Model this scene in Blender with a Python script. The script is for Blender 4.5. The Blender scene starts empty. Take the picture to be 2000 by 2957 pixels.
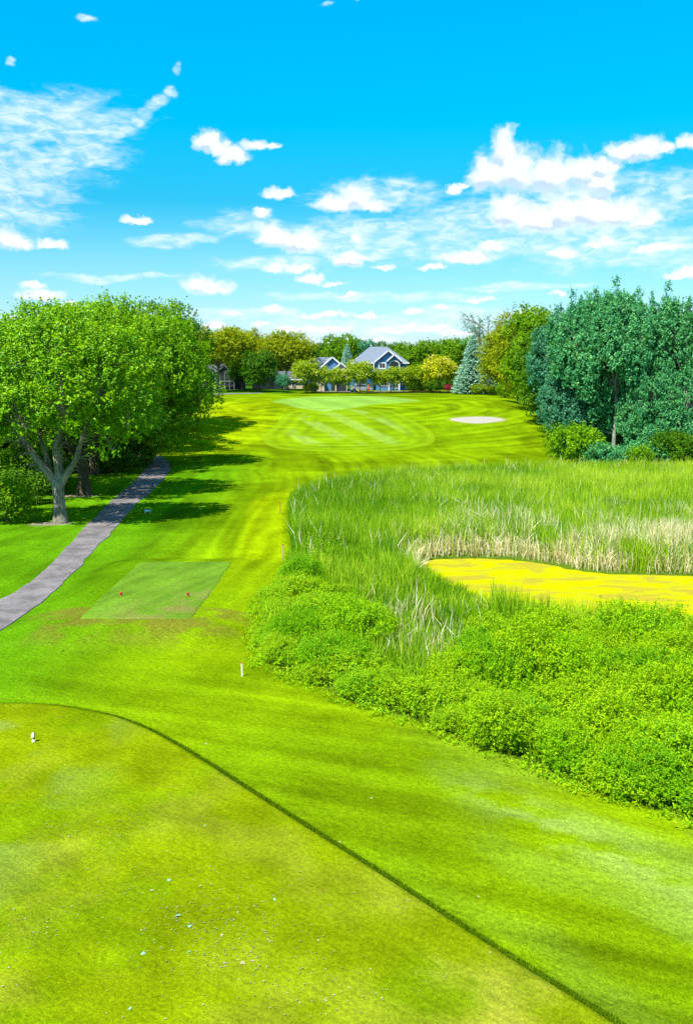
import bpy, math, random
import numpy as np
from mathutils import Vector
S = bpy.context.scene
R = math.radians
random.seed(7)
rng = np.random.default_rng(11)
C = S.collection

# ------------------------------------------------------------------ camera
F, U0, V0, HZ = 2840.0, 1000.0, 1478.5, 1050.0
PITCH = math.atan((V0 - HZ) / F)
CAMZ = 10.0
cd = bpy.data.cameras.new('camera'); cam = bpy.data.objects.new('camera', cd); C.objects.link(cam)
cam.location = (0, 0, CAMZ); cam.rotation_euler = (R(90) - PITCH, 0, 0)
cd.sensor_fit = 'VERTICAL'; cd.angle = 2 * math.atan(V0 / F); cd.clip_end = 6000
S.camera = cam; S.cycles.use_denoising = False
S.view_settings.view_transform = 'Standard'; S.view_settings.look = 'None'
S.view_settings.exposure = 1.35; S.view_settings.gamma = 1

def ray(u, v):
    d = Vector((u - U0, F * math.cos(PITCH) + (V0 - v) * math.sin(PITCH), -F * math.sin(PITCH) + (V0 - v) * math.cos(PITCH)))
    return d.normalized()
def azel(u, v):
    d = ray(u, v); return math.atan2(d.x, d.y), math.asin(d.z)

# ------------------------------------------------------------------ sun
SUN = Vector((-0.36, -0.40, 0.84)).normalized()
sd = bpy.data.lights.new('sun', 'SUN'); sd.energy = 4.1; sd.angle = R(0.55); sd.color = (1.0, 0.95, 0.82)
so = bpy.data.objects.new('sun', sd); C.objects.link(so)
so.rotation_euler = (-SUN).to_track_quat('-Z', 'Y').to_euler()

# ------------------------------------------------------------------ node helper
class N:
    def __init__(s, tree): s.t = tree; s.n = tree.nodes; s.l = tree.links
    def new(s, t, **k):
        n = s.n.new(t)
        for a, b in k.items(): setattr(n, a, b)
        return n
    def put(s, sock, v):
        if isinstance(v, bpy.types.NodeSocket): s.l.new(v, sock)
        elif v is not None:
            try: sock.default_value = v
            except Exception:
                sock.default_value = (v, v, v)
    def m(s, op, a, b=None, c=None, clamp=False):
        n = s.new('ShaderNodeMath', operation=op); n.use_clamp = clamp
        s.put(n.inputs[0], a)
        if b is not None: s.put(n.inputs[1], b)
        if c is not None: s.put(n.inputs[2], c)
        return n.outputs[0]
    def vm(s, op, a, b=None):
        n = s.new('ShaderNodeVectorMath', operation=op); s.put(n.inputs[0], a)
        if b is not None: s.put(n.inputs[1], b)
        return n.outputs['Value'] if op in ('LENGTH', 'DOT_PRODUCT', 'DISTANCE') else n.outputs[0]
    def xyz(s, x, y, z=0.0):
        n = s.new('ShaderNodeCombineXYZ'); s.put(n.inputs[0], x); s.put(n.inputs[1], y); s.put(n.inputs[2], z); return n.outputs[0]
    def sep(s, v):
        n = s.new('ShaderNodeSeparateXYZ'); s.put(n.inputs[0], v); return n.outputs
    def noise(s, vec, scale, detail=4, rough=0.5, dist=0.0, color=False):
        n = s.new('ShaderNodeTexNoise'); s.put(n.inputs['Vector'], vec)
        n.inputs['Scale'].default_value = scale; n.inputs['Detail'].default_value = detail
        n.inputs['Roughness'].default_value = rough; n.inputs['Distortion'].default_value = dist
        return n.outputs[1 if color else 0]
    def ramp(s, fac, stops, interp='LINEAR'):
        n = s.new('ShaderNodeValToRGB'); s.put(n.inputs[0], fac); cr = n.color_ramp; cr.interpolation = interp
        while len(cr.elements) < len(stops): cr.elements.new(0.5)
        for e, (p, c) in zip(cr.elements, stops):
            e.position = p; e.color = (*c, 1) if hasattr(c, '__len__') else (c, c, c, 1)
        return n.outputs[0]
    def mix(s, fac, a, b, mode='MIX'):
        n = s.new('ShaderNodeMix', data_type='RGBA', blend_type=mode)
        s.put(n.inputs[0], fac); s.put(n.inputs[6], (*a, 1) if isinstance(a, tuple) else a); s.put(n.inputs[7], (*b, 1) if isinstance(b, tuple) else b)
        return n.outputs[2]
    def mr(s, v, a, b, c=0.0, d=1.0, smooth=True):
        n = s.new('ShaderNodeMapRange'); n.interpolation_type = 'SMOOTHSTEP' if smooth else 'LINEAR'
        s.put(n.inputs[0], v)
        for i, q in enumerate((a, b, c, d)): s.put(n.inputs[i + 1], q)
        return n.outputs[0]

# ------------------------------------------------------------------ sky with clouds (world)
W = bpy.data.worlds.new('World'); S.world = W; W.use_nodes = True
W.cycles.sampling_method = 'MANUAL'; W.cycles.sample_map_resolution = 512
w = N(W.node_tree); w.n.clear()
# cumulus puffs: u, v, half width, half height
CUM = [(600,412,46,30),(632,428,40,20),(672,452,48,24),(735,420,55,14),(775,420,35,8),(808,563,52,18),(757,618,30,16),(390,638,46,13),
 (20,692,60,26),(60,700,40,18),(150,705,56,15),(800,692,70,34),(870,700,70,32),(575,822,60,27),(620,830,60,24),(120,852,70,17),(105,825,36,9),(190,888,44,14),
 (790,775,34,13),(900,804,46,16),(788,890,32,13),(615,942,38,14),(900,955,70,12),(680,905,30,7),
 (1455,448,46,60),(1410,508,72,50),(1490,505,90,66),(1590,508,96,58),(1680,498,76,46),(1740,530,60,40),(1318,548,26,14),(1345,535,20,10),
 (1740,480,60,22),(1800,440,60,30),(1860,430,65,32),(1920,425,30,18),(1995,408,44,20),(1470,618,70,56),(1560,640,90,44),(1630,622,84,58),(1700,618,94,54),(1790,620,90,40),(1870,635,60,26),
 (985,592,90,26),(1030,573,50,30),(1080,600,50,18),(1000,758,60,19),(1026,692,20,16),(1060,912,60,11),(930,912,90,10),(1275,890,30,11),(1190,900,40,9),(1500,914,48,15),(1560,912,40,10),
 (1350,745,90,18),(1420,715,50,18),(1620,730,60,12),(2000,785,60,20),(1960,800,60,9),(1250,770,50,10),(1020,742,80,12),(860,775,50,12),(970,950,60,9),(1130,955,90,12),(1250,950,80,10),
 (1740,700,70,10),(1900,720,90,12),(1000,850,40,5),(1380,868,60,7),(760,935,40,9),(840,955,60,8),(1060,985,90,9),(1180,940,50,8),(1320,965,70,9),(700,965,50,7),(960,820,50,5),(1110,770,40,6),(1610,850,30,7),(30,925,60,9)]
# thin wisps
WISP = [(60,470,330,150),(40,570,260,150),(200,345,300,100),(80,330,260,90),(250,420,180,90),(270,452,46,26),(320,408,46,24),(365,362,44,28),(415,320,40,28),(460,285,36,22),(492,268,30,16),(508,205,18,22),(295,430,40,24),(342,385,42,24),(390,342,40,24),(438,302,40,24),(250,475,40,26),
 (240,52,44,14),(36,180,16,16),(1900,560,260,90),(1400,660,520,140),(1750,690,480,130),(1050,690,420,100),(700,650,200,60),(500,690,200,30),(1650,590,250,90),(800,760,260,40),(950,5,30,8),(1040,4,14,8),
 (960,950,520,50),(1350,920,380,50),(1100,860,500,26),(900,1010,700,30),(700,905,280,24),(1850,740,300,40),(300,800,340,16),(330,900,300,20),(1100,560,300,60),(1500,830,300,18),(1000,985,700,26)]
def field_group(name, items, flat):
    g = bpy.data.node_groups.new(name, 'ShaderNodeTree')
    g.interface.new_socket('P', in_out='INPUT', socket_type='NodeSocketVector')
    g.interface.new_socket('F', in_out='OUTPUT', socket_type='NodeSocketFloat')
    q = N(g); gi = q.new('NodeGroupInput'); go = q.new('NodeGroupOutput'); acc = None
    src = gi.outputs[0]
    for i, (u, v, ru, rv) in enumerate(items):
        a, e = azel(u, v)
        if i and i % 8 == 0:      # (a zero-size step that keeps the shader's evaluation order sequential)
            src = q.vm('ADD', gi.outputs[0], q.xyz(q.m('MULTIPLY', acc, 1e-9), 0.0, 0.0))
        sx_, sy_ = (1.12, 1.45) if flat else (1.0, 1.0)
        d = q.vm('MULTIPLY', q.vm('SUBTRACT', src, (a, e, 0.0)), (F / ru / sx_, F / rv / sy_, 0.0))
        if flat:
            sx = q.sep(d); yy = q.m('MAXIMUM', sx[1], q.m('MULTIPLY', sx[1], -1.5)); d = q.xyz(sx[0], yy)
        f = q.m('SUBTRACT', 1.0, q.vm('LENGTH', d))
        acc = f if acc is None else q.m('SMOOTH_MAX' if flat else 'MAXIMUM', acc, f, 0.25 if flat else None)
    q.l.new(acc, go.inputs[0]); return g
gC = field_group('cumulus_field', CUM, True); gW = field_group('wisp_field', WISP, False)
tc = w.new('ShaderNodeTexCoord'); dx, dy, dz = w.sep(tc.outputs['Generated'])
az = w.m('ARCTAN2', dx, dy); el = w.m('ARCSINE', dz)
P = w.xyz(az, el)
def fld(g, p):
    n = w.new('ShaderNodeGroup'); n.node_tree = g; w.put(n.inputs[0], p); return n.outputs[0]
def warp(p, amt, sc):
    c = w.noise(w.vm('MULTIPLY', p, (1.0, 1.35, 1.0)), sc, 5, 0.6, color=True)
    return w.vm('ADD', p, w.vm('MULTIPLY', w.vm('SUBTRACT', c, (0.5, 0.5, 0.5)), (amt, amt * 0.8, 0.0)))
PW = warp(warp(P, 0.020, 34), 0.010, 110)
fine = w.noise(PW, 75, 6, 0.55)
def cden(p, off=0.0):
    f = fld(gC, p)
    return w.m('ADD', f, w.m('MULTIPLY', w.m('SUBTRACT', fine, 0.5), 1.0))
f0 = cden(PW)
f1 = cden(w.vm('ADD', PW, (0.004, 0.0075, 0.0)))
cum = w.mr(f0, 0.0, 0.62)
# the same kind of clouds beyond the sky in view, increased to brighten the shade
gen = w.noise(w.vm('MULTIPLY', P, (1.0, 2.4, 1.0)), 9, 7, 0.55)
side = w.mr(w.m('ABSOLUTE', az), 0.42, 0.6)
gcl = w.m('MULTIPLY', w.m('MULTIPLY', w.mr(gen, 0.48, 0.60), side), w.mr(el, 1.2, 0.5))
under = w.m('MULTIPLY', w.mr(w.m('SUBTRACT', f1, f0), 0.0, 0.28), w.mr(f0, 0.15, 0.6))
st = w.noise(w.vm('MULTIPLY', P, (12.0, 62.0, 1.0)), 1.0, 7, 0.66, 0.8)
st2 = w.noise(w.vm('MULTIPLY', P, (34.0, 76.0, 1.0)), 1.0, 5, 0.6, 0.5)
fw = fld(gW, warp(P, 0.03, 14))
wm = w.mr(fw, 0.0, 0.85)
wis = w.m('MULTIPLY', w.mr(w.m('ADD', w.m('MULTIPLY', st, 0.6), w.m('MULTIPLY', st2, 0.4)), w.m('SUBTRACT', 0.52, w.m('MULTIPLY', wm, 0.30)), w.m('SUBTRACT', 0.76, w.m('MULTIPLY', wm, 0.20))), w.mr(fw, 0.0, 0.5), clamp=True)
rip = w.noise(w.vm('MULTIPLY', P, (46.0, 120.0, 1.0)), 1.0, 4, 0.58, 0.6)
wis = w.m('MULTIPLY', wis, w.mr(rip, 0.34, 0.64, 0.30, 0.85))
sky = w.new('ShaderNodeTexSky', sky_type='NISHITA'); sky.sun_disc = False
sky.sun_elevation = math.asin(SUN.z); sky.sun_rotation = math.atan2(SUN.x, SUN.y); sky.air_density = 1.0; sky.dust_density = 0.6
e01 = w.mr(el, 0.0, 0.5, smooth=False)
tint = w.ramp(e01, [(0.0, (0.48,0.64,0.95)), (0.07, (0.44,0.65,0.86)), (0.2, (0.27,0.63,0.71)), (0.31, (0.05,0.57,0.70)), (0.45, (0.0,0.71,0.83)), (0.72, (0.0,0.83,1.07)), (1.0, (0.0,0.83,1.15))])
clear = w.mix(1.0, sky.outputs[0], tint, 'MULTIPLY')
K = 4.6
wcol = (0.93*K, 1.0*K, 1.06*K)
col = w.mix(wis, clear, (0.80*K, 0.97*K, 1.08*K))
ccol = w.mix(under, wcol, (0.58*K, 0.74*K, 0.94*K))
col = w.mix(w.m('MULTIPLY', cum, 0.97), col, ccol)
col = w.mix(gcl, col, wcol)
bg = w.new('ShaderNodeBackground'); w.l.new(col, bg.inputs[0]); bg.inputs[1].default_value = 0.1
bg.inputs[1].default_value = 0.0935; wo = w.new('ShaderNodeOutputWorld'); w.l.new(bg.outputs[0], wo.inputs[0])

# ------------------------------------------------------------------ numpy noise + terrain
def vnoise(x, y, seed=0):
    x = np.asarray(x, float); y = np.asarray(y, float)
    xi = np.floor(x).astype(np.int64); yi = np.floor(y).astype(np.int64); fx = x - xi; fy = y - yi
    fx = fx * fx * (3 - 2 * fx); fy = fy * fy * (3 - 2 * fy)
    def h(a, b):
        n = (a * 374761393 + b * 668265263 + seed * 982451653) & 0x7fffffff
        n = ((n ^ (n >> 13)) * 1274126177) & 0x7fffffff
        return ((n ^ (n >> 16)) & 0xffff) / 65535.0
    return (h(xi, yi) * (1 - fx) + h(xi + 1, yi) * fx) * (1 - fy) + (h(xi, yi + 1) * (1 - fx) + h(xi + 1, yi + 1) * fx) * fy
def fbm(x, y, seed=0, o=4):
    s = 0; a = 0.5; t = 0
    for i in range(o): s = s + a * vnoise(x * 2 ** i, y * 2 ** i, seed + i); t += a; a *= 0.5
    return s / t
def ss(x, a, b):
    t = np.clip((x - a) / (b - a), 0, 1); return t * t * (3 - 2 * t)
def G(u, v, z=0.0):
    d = ray(u, v); t = (z - CAMZ) / d.z; return np.array((d.x * t, d.y * t))
def AT(u, v, y):
    d = ray(u, v); t = y / d.y; return Vector((d.x * t, y, CAMZ + d.z * t))
def polyd(x, y, pts, closed=True):
    """signed distance to a polygon, negative inside (99 when far from it)"""
    x = np.asarray(x, float); y = np.asarray(y, float); pts = np.asarray(pts)
    if x.size > 64 and closed:
        (lx, ly), (hx, hy) = pts.min(0) - 8, pts.max(0) + 8; m = (x > lx) & (x < hx) & (y > ly) & (y < hy); o = np.full(x.shape, 99.0)
        if m.sum() > 0.8 * x.size: pass
        else:
            if m.any(): o[m] = polyd(x[m], y[m], pts, closed)
            return o
    d = np.full(x.shape, 1e9); ins = np.zeros(x.shape, bool); n = len(pts)
    for i in range(n if closed else n - 1):
        ax, ay = pts[i]; bx, by = pts[(i + 1) % n]
        ex, ey = bx - ax, by - ay; t = np.clip(((x - ax) * ex + (y - ay) * ey) / (ex * ex + ey * ey + 1e-12), 0, 1)
        d = np.minimum(d, np.hypot(x - ax - ex * t, y - ay - ey * t))
        if closed:
            c = ((ay > y) != (by > y)); ins ^= c & (x < (bx - ax) * (y - ay) / (by - ay + 1e-12) + ax)
    return np.where(ins, -d, d)
def smooth_poly(pts, n=8):
    p = np.array(pts); out = []
    m = len(p)
    for i in range(m):
        a, b, c, d = p[i - 1], p[i], p[(i + 1) % m], p[(i + 2) % m]
        for k in range(n):
            t = k / n
            out.append(0.5 * (2 * b + (c - a) * t + (2 * a - 5 * b + 4 * c - d) * t * t + (3 * b - a - 3 * c + d) * t ** 3))
    return np.array(out)
def smooth_line(pts, n=8):
    p = np.array([pts[0]] + list(pts) + [pts[-1]]); out = []
    for i in range(1, len(p) - 2):
        a, b, c, d = p[i - 1], p[i], p[i + 1], p[i + 2]
        for k in range(n):
            t = k / n
            out.append(0.5 * (2 * b + (c - a) * t + (2 * a - 5 * b + 4 * c - d) * t * t + (3 * b - a - 3 * c + d) * t ** 3))
    out.append(p[-2]); return np.array(out)

FT = 0.42     # height of the forward tee
tee2 = [G(240, 1786, FT), G(300, 1722, FT), G(405, 1624, FT), G(470, 1620, FT), G(668, 1622, FT), G(640, 1660, FT), G(600, 1715, FT), G(545, 1786, FT)]
tee2 = np.array([G(232, 1786, FT), G(405, 1624, FT), G(668, 1624, FT), G(552, 1786, FT)])
marsh = smooth_poly([G(*p) for p in [(738,1900),(728,1830),(742,1750),(800,1690),(832,1600),(830,1500),(850,1445),(1000,1405),(1250,1378),(1650,1362),(2250,1372),(2600,1500),(2700,2100),(2300,2490),(2000,2385),(1800,2320),(1600,2255),(1400,2175),(1200,2100),(1000,2035),(830,1962),(760,1935)]], 6)
WZ = -0.75
pond = smooth_poly([G(u, v, WZ) for u, v in [(1212,1634),(1245,1618),(1300,1612),(1420,1614),(1500,1619),(1600,1634),(1700,1652),(1850,1660),(2000,1664),(2200,1668),(2300,1720),(2200,1890),(1900,1885),(1700,1865),(1500,1815),(1370,1755),(1280,1710),(1222,1665)]], 5)
BUNK = None
def T(x, y):
    x = np.asarray(x, float); y = np.asarray(y, float)
    side = 1 - 0.75 * ss(x - (y - 110) * 0.10, 20, 34)
    z = (3.5 * ss(y, 110, 143) + 0.75 * ss(y, 143, 178)) * side
    z = z + 0.25 * ss(y, 178, 200) * side
    z = z + 0.9 * np.exp(-(((x - 19) / 6) ** 2 + ((y - 153) / 8) ** 2)) + 0.5 * np.exp(-(((x + 14) / 6) ** 2 + ((y - 158) / 9) ** 2))
    z = z + 0.25 * (fbm(x / 14, y / 14, 3, 2) - 0.5) * ss(y, 34, 60)
    # forward tee platform
    if True:
        m = (x > -25) & (x < 5) & (y > 30) & (y < 60)
        d = np.full(x.shape, 99.0)
        if m.any(): d[m] = polyd(x[m], y[m], tee2) if m.shape else polyd(x, y, tee2)
        z = z * ss(d, 0.5, 3) + FT * (1 - ss(d, 0.35, 3.4))
    # marsh bowl
    m = (y > 14) & (y < 105) & (x > -12) & (x < 70)
    d = np.full(x.shape, 99.0)
    if m.any(): d[m] = polyd(x[m], y[m], marsh)
    z = z - 0.55 * (1 - ss(d, -3.5, 0.3))
    d = np.full(x.shape, 99.0)
    if m.any(): d[m] = polyd(x[m], y[m], pond)
    z = z - 0.6 * (1 - ss(d, -1.0, 0.8))
    # slope down on the far left into the wood
    z = z - 0.5 * ss(-x, 24, 40) * ss(y, 40, 60) * (1 - ss(y, 110, 140))
    return z
def T1(x, y): return float(T(np.array([x]), np.array([y]))[0])
def HIT(u, v):
    """where the ray through a point of the picture meets the terrain"""
    d = ray(u, v); t = np.geomspace(6, 900, 600)
    for _ in range(2):
        gap = CAMZ + d.z * t - T(d.x * t, d.y * t); i = int(np.argmax(gap < 0)); t = np.linspace(t[max(i - 1, 0)], t[i], 60)
    return np.array((d.x * t[0], d.y * t[0]))

# ------------------------------------------------------------------ object helpers
def tag(o, label=None, cat=None, group=None, kind=None):
    if label: o['label'] = label
    if cat: o['category'] = cat
    if group: o['group'] = group
    if kind: o['kind'] = kind
    return o
def thing(name, label, cat, loc=(0, 0, 0), rz=0.0, group=None, scale=1.0):
    o = bpy.data.objects.new(name, None); C.objects.link(o); o.location = loc; o.rotation_euler = (0, 0, rz)
    o.scale = (scale,) * 3 if not hasattr(scale, '__len__') else scale; o.empty_display_size = 0.2
    return tag(o, label, cat, group)
def link(name, me, parent=None, mat=None):
    if mat is not None and not me.materials: me.materials.append(mat)
    o = bpy.data.objects.new(name, me); C.objects.link(o); o.parent = parent; return o
def mesh_np(name, V, Fc, attrs=None, smooth=False, mats=None):
    """Fc: (n,k) int array or list of such arrays"""
    me = bpy.data.meshes.new(name); V = np.asarray(V, np.float32)
    Fl = [np.asarray(f, np.int32) for f in (Fc if isinstance(Fc, list) else [Fc]) if len(f)]
    me.vertices.add(len(V)); me.vertices.foreach_set('co', V.ravel())
    idx = np.concatenate([f.ravel() for f in Fl]); cnt = np.concatenate([np.full(len(f), f.shape[1], np.int32) for f in Fl])
    me.loops.add(len(idx)); me.loops.foreach_set('vertex_index', idx)
    me.polygons.add(len(cnt)); st = np.concatenate([[0], np.cumsum(cnt)[:-1]]).astype(np.int32)
    me.polygons.foreach_set('loop_start', st); me.polygons.foreach_set('loop_total', cnt)
    if attrs:
        for k, a in attrs.items():
            a = np.asarray(a, np.float32)
            if a.ndim == 1:
                at = me.attributes.new(k, 'FLOAT', 'POINT'); at.data.foreach_set('value', a)
            else:
                at = me.attributes.new(k, 'FLOAT_COLOR', 'POINT')
                c = np.ones((len(a), 4), np.float32); c[:, :3] = a; at.data.foreach_set('color', c.ravel())
    me.polygons.foreach_set('use_smooth', np.full(len(cnt), smooth, bool))
    if mats is not None: me.polygons.foreach_set('material_index', np.asarray(mats, np.int32))
    me.update(calc_edges=True); me.validate(); return me
class MB:
    """collects simple solids into one mesh"""
    def __init__(s): s.v = []; s.f = {3: [], 4: []}; s.n = 0; s.big = []
    def add(s, v, f):
        for q in f:
            q = [i + s.n for i in q]
            if len(q) in (3, 4): s.f[len(q)].append(q)
            else: s.big.append(q)
        s.v.extend(v); s.n += len(v); return s
    def box(s, x0, x1, y0, y1, z0, z1):
        v = [(x, y, z) for z in (z0, z1) for y in (y0, y1) for x in (x0, x1)]
        return s.add(v, [(0, 2, 3, 1), (4, 5, 7, 6), (0, 1, 5, 4), (2, 6, 7, 3), (0, 4, 6, 2), (1, 3, 7, 5)])
    def prism(s, pts, y0, y1):
        """outline in x,z extruded along y"""
        n = len(pts); v = [(x, y0, z) for x, z in pts] + [(x, y1, z) for x, z in pts]
        return s.add(v, [tuple(range(n))[::-1][::-1], tuple(range(2 * n - 1, n - 1, -1))] + [((i + 1) % n, i, i + n, (i + 1) % n + n) for i in range(n)])
    def bar(s, a, b, w, h=None):
        a = Vector(a); b = Vector(b); d = (b - a).normalized(); h = h or w
        u = d.cross(Vector((0, 1, 0)))
        if u.length < 0.1: u = Vector((1, 0, 0))
        u = u.normalized() * w / 2; q = d.cross(u).normalized() * h / 2
        v = [tuple(p + i * u + j * q) for p in (a, b) for i, j in ((-1, -1), (1, -1), (1, 1), (-1, 1))]
        return s.add(v, [(0, 3, 2, 1), (4, 5, 6, 7), (0, 1, 5, 4), (1, 2, 6, 5), (2, 3, 7, 6), (3, 0, 4, 7)])
    def tube(s, path, rad, n=8, cap=True):
        P = [Vector(tuple(float(c_) for c_ in p)) for p in path]; rings = []; rad = [float(q_) for q_ in rad] if hasattr(rad, '__len__') else rad
        for i, p in enumerate(P):
            d = (P[min(i + 1, len(P) - 1)] - P[max(i - 1, 0)]).normalized()
            u = d.cross(Vector((0.31, 0.95, 0.05))).normalized(); q = d.cross(u)
            r = rad[i] if hasattr(rad, '__len__') else rad
            rings.append([tuple(p + r * (math.cos(2 * math.pi * k / n) * u + math.sin(2 * math.pi * k / n) * q)) for k in range(n)])
        v = [c for r in rings for c in r]; f = []
        for i in range(len(P) - 1):
            for k in range(n): f.append((i * n + k, i * n + (k + 1) % n, (i + 1) * n + (k + 1) % n, (i + 1) * n + k))
        if cap: f.append(tuple(range(n))[::-1]); f.append(tuple(range((len(P) - 1) * n, len(P) * n)))
        return s.add(v, f)
    def lathe(s, prof, n=14, c=(0, 0, 0)):
        return s.tube([(c[0], c[1], c[2] + z) for r, z in prof], [max(r, 0.001) for r, z in prof], n)
    def mesh(s, name, smooth=False):
        me = bpy.data.meshes.new(name); me.from_pydata(s.v, [], s.f[3] + s.f[4] + s.big); me.validate(); me.update()
        me.polygons.foreach_set('use_smooth', np.full(len(me.polygons), smooth, bool)); return me
    def build(s, name, mat, parent=None, smooth=False): return link(name, s.mesh(name, smooth), parent, mat)

# ------------------------------------------------------------------ materials
def mat(name):
    m = bpy.data.materials.new(name); m.use_nodes = True; m.node_tree.nodes.clear(); q = N(m.node_tree)
    q.out = q.new('ShaderNodeOutputMaterial'); q.mat = m; return q
def principled(q, color, rough=0.8, bump=None, strength=0.3, dist=0.02, spec=0.3, metal=0.0):
    b = q.new('ShaderNodeBsdfPrincipled'); q.put(b.inputs['Base Color'], (*color, 1) if isinstance(color, tuple) else color)
    q.put(b.inputs['Roughness'], rough); b.inputs['Specular IOR Level'].default_value = spec; b.inputs['Metallic'].default_value = metal
    if bump is not None:
        bp = q.new('ShaderNodeBump'); bp.inputs['Strength'].default_value = strength; bp.inputs['Distance'].default_value = dist
        q.l.new(bump, bp.inputs['Height']); q.l.new(bp.outputs[0], b.inputs['Normal'])
    q.l.new(b.outputs[0], q.out.inputs[0]); return b
def simple(name, c, rough=0.6, var=0.15, scale=6.0, spec=0.3, metal=0.0):
    q = mat(name); tc = q.new('ShaderNodeTexCoord').outputs['Object']
    n = q.noise(tc, scale, 5, 0.6)
    col = q.mix(n, tuple(k * (1 - var) for k in c), tuple(min(1, k * (1 + var)) for k in c))
    principled(q, col, rough, n, 0.15, 0.01, spec, metal); return q.mat
def turf_mat(name, fine=1.0, grain=0.5, bumpd=0.03, dry=(0.14, 0.13, 0.02), drya=0.35):
    """colour comes from the painted zones of the turf, grain and relief from noise"""
    q = mat(name); at = q.new('ShaderNodeAttribute', attribute_name='zone'); geo = q.new('ShaderNodeNewGeometry').outputs['Position']
    n1 = q.noise(geo, 38 * fine, 4, 0.75); n2 = q.noise(geo, 9 * fine, 4, 0.7); n3 = q.noise(geo, 0.9, 6, 0.68, 0.4); n4 = q.noise(geo, 2.6, 5, 0.7)
    k = q.m('ADD', q.m('ADD', q.m('MULTIPLY', n1, 0.62), q.m('MULTIPLY', n2, 0.33)), q.m('MULTIPLY', n3, 0.15))
    st = q.noise(q.vm('MULTIPLY', q.vm('ADD', q.xyz(q.vm('DOT_PRODUCT', geo, (0.66, 0.75, 0.0)), q.vm('DOT_PRODUCT', geo, (0.75, -0.66, 0.0))), (0.0, 0.0, 0.0)), (13.0, 1.5, 1.0)), 1.0, 5, 0.7)
    k = q.m('ADD', k, q.m('MULTIPLY', q.m('SUBTRACT', st, 0.5), 0.30))
    k = q.mr(k, 0.40, 0.70, 1 - 0.85 * grain, 1 + 0.85 * grain, False)
    k = q.m('MULTIPLY', k, q.mr(q.noise(geo, 16 * fine, 2, 0.8), 0.36, 0.64, 0.84, 1.18, False))
    col = q.mix(1.0, at.outputs['Color'], q.xyz(k, k, k), 'MULTIPLY')
    dr = q.m('MULTIPLY', q.m('MULTIPLY', q.mr(n4, 0.52, 0.72), q.mr(n3, 0.45, 0.62)), drya)
    col = q.mix(dr, col, dry)
    wet = q.mr(q.noise(geo, 1.5, 4, 0.6), 0.58, 0.78, 0, 0.12)
    col = q.mix(wet, col, q.mix(1.0, col, (0.62, 0.95, 1.5), 'MULTIPLY'))
    h = q.m('ADD', q.m('MULTIPLY', n1, 0.6), q.m('MULTIPLY', n2, 0.9))
    principled(q, col, 0.95, h, 0.9, bumpd, 0.0); return q.mat
M_turf = turf_mat('turf_rough', 0.8, 0.62, 0.06, (0.13, 0.14, 0.012), 0.3)
M_tee = turf_mat('turf_short', 1.0, 0.5, 0.03, (0.17, 0.155, 0.012), 0.45)
M_green = turf_mat('turf_green', 0.6, 0.3, 0.01)
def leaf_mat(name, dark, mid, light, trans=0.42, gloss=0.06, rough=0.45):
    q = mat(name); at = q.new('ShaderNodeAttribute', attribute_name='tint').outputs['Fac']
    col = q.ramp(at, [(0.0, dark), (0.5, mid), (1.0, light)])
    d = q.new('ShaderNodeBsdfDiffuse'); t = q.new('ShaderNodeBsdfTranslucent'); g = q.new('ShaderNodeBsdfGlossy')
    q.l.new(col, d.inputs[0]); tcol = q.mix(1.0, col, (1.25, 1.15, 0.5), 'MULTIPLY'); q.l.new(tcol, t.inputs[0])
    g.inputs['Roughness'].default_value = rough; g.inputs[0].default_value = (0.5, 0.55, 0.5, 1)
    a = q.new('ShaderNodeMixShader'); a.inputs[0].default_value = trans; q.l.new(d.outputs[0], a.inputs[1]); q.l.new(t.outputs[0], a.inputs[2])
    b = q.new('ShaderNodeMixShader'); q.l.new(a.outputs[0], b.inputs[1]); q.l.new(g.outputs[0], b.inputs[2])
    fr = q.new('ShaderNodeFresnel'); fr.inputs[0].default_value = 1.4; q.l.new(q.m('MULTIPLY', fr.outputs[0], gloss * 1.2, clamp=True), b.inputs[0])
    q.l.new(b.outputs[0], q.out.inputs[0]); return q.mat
M_maple = leaf_mat('leaf_maple', (0.06, 0.18, 0.001), (0.17, 0.38, 0.001), (0.35, 0.54, 0.002))
M_locust = leaf_mat('leaf_locust', (0.12, 0.20, 0.001), (0.28, 0.36, 0.001), (0.52, 0.50, 0.002))
M_dark = leaf_mat('leaf_dark', (0.03, 0.11, 0.003), (0.07, 0.21, 0.004), (0.17, 0.31, 0.005))
M_bright = leaf_mat('leaf_bright', (0.06, 0.18, 0.001), (0.15, 0.33, 0.001), (0.30, 0.46, 0.001))
M_poplar = leaf_mat('leaf_poplar', (0.02, 0.20, 0.08), (0.08, 0.37, 0.14), (0.24, 0.56, 0.17), 0.3, 0.2, 0.35)
M_lilac = leaf_mat('leaf_lilac', (0.12, 0.24, 0.001), (0.28, 0.42, 0.002), (0.52, 0.58, 0.005))
M_teal = leaf_mat('leaf_bluegreen', (0.03, 0.19, 0.10), (0.08, 0.32, 0.19), (0.18, 0.46, 0.30))
M_spruce = leaf_mat('needle_blue', (0.13, 0.31, 0.24), (0.32, 0.54, 0.45), (0.52, 0.72, 0.62), 0.1, 0.1)
M_shrub = leaf_mat('leaf_shrub', (0.12, 0.27, 0.001), (0.28, 0.48, 0.001), (0.48, 0.62, 0.002))
M_shrub2 = leaf_mat('leaf_yellowlime', (0.14, 0.29, 0.001), (0.29, 0.49, 0.001), (0.48, 0.63, 0.002))
M_shrub3 = leaf_mat('leaf_midgreen', (0.07, 0.23, 0.001), (0.17, 0.41, 0.001), (0.33, 0.54, 0.003))
M_weed = leaf_mat('leaf_weed', (0.11, 0.29, 0.001), (0.25, 0.49, 0.002), (0.44, 0.62, 0.003))
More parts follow.
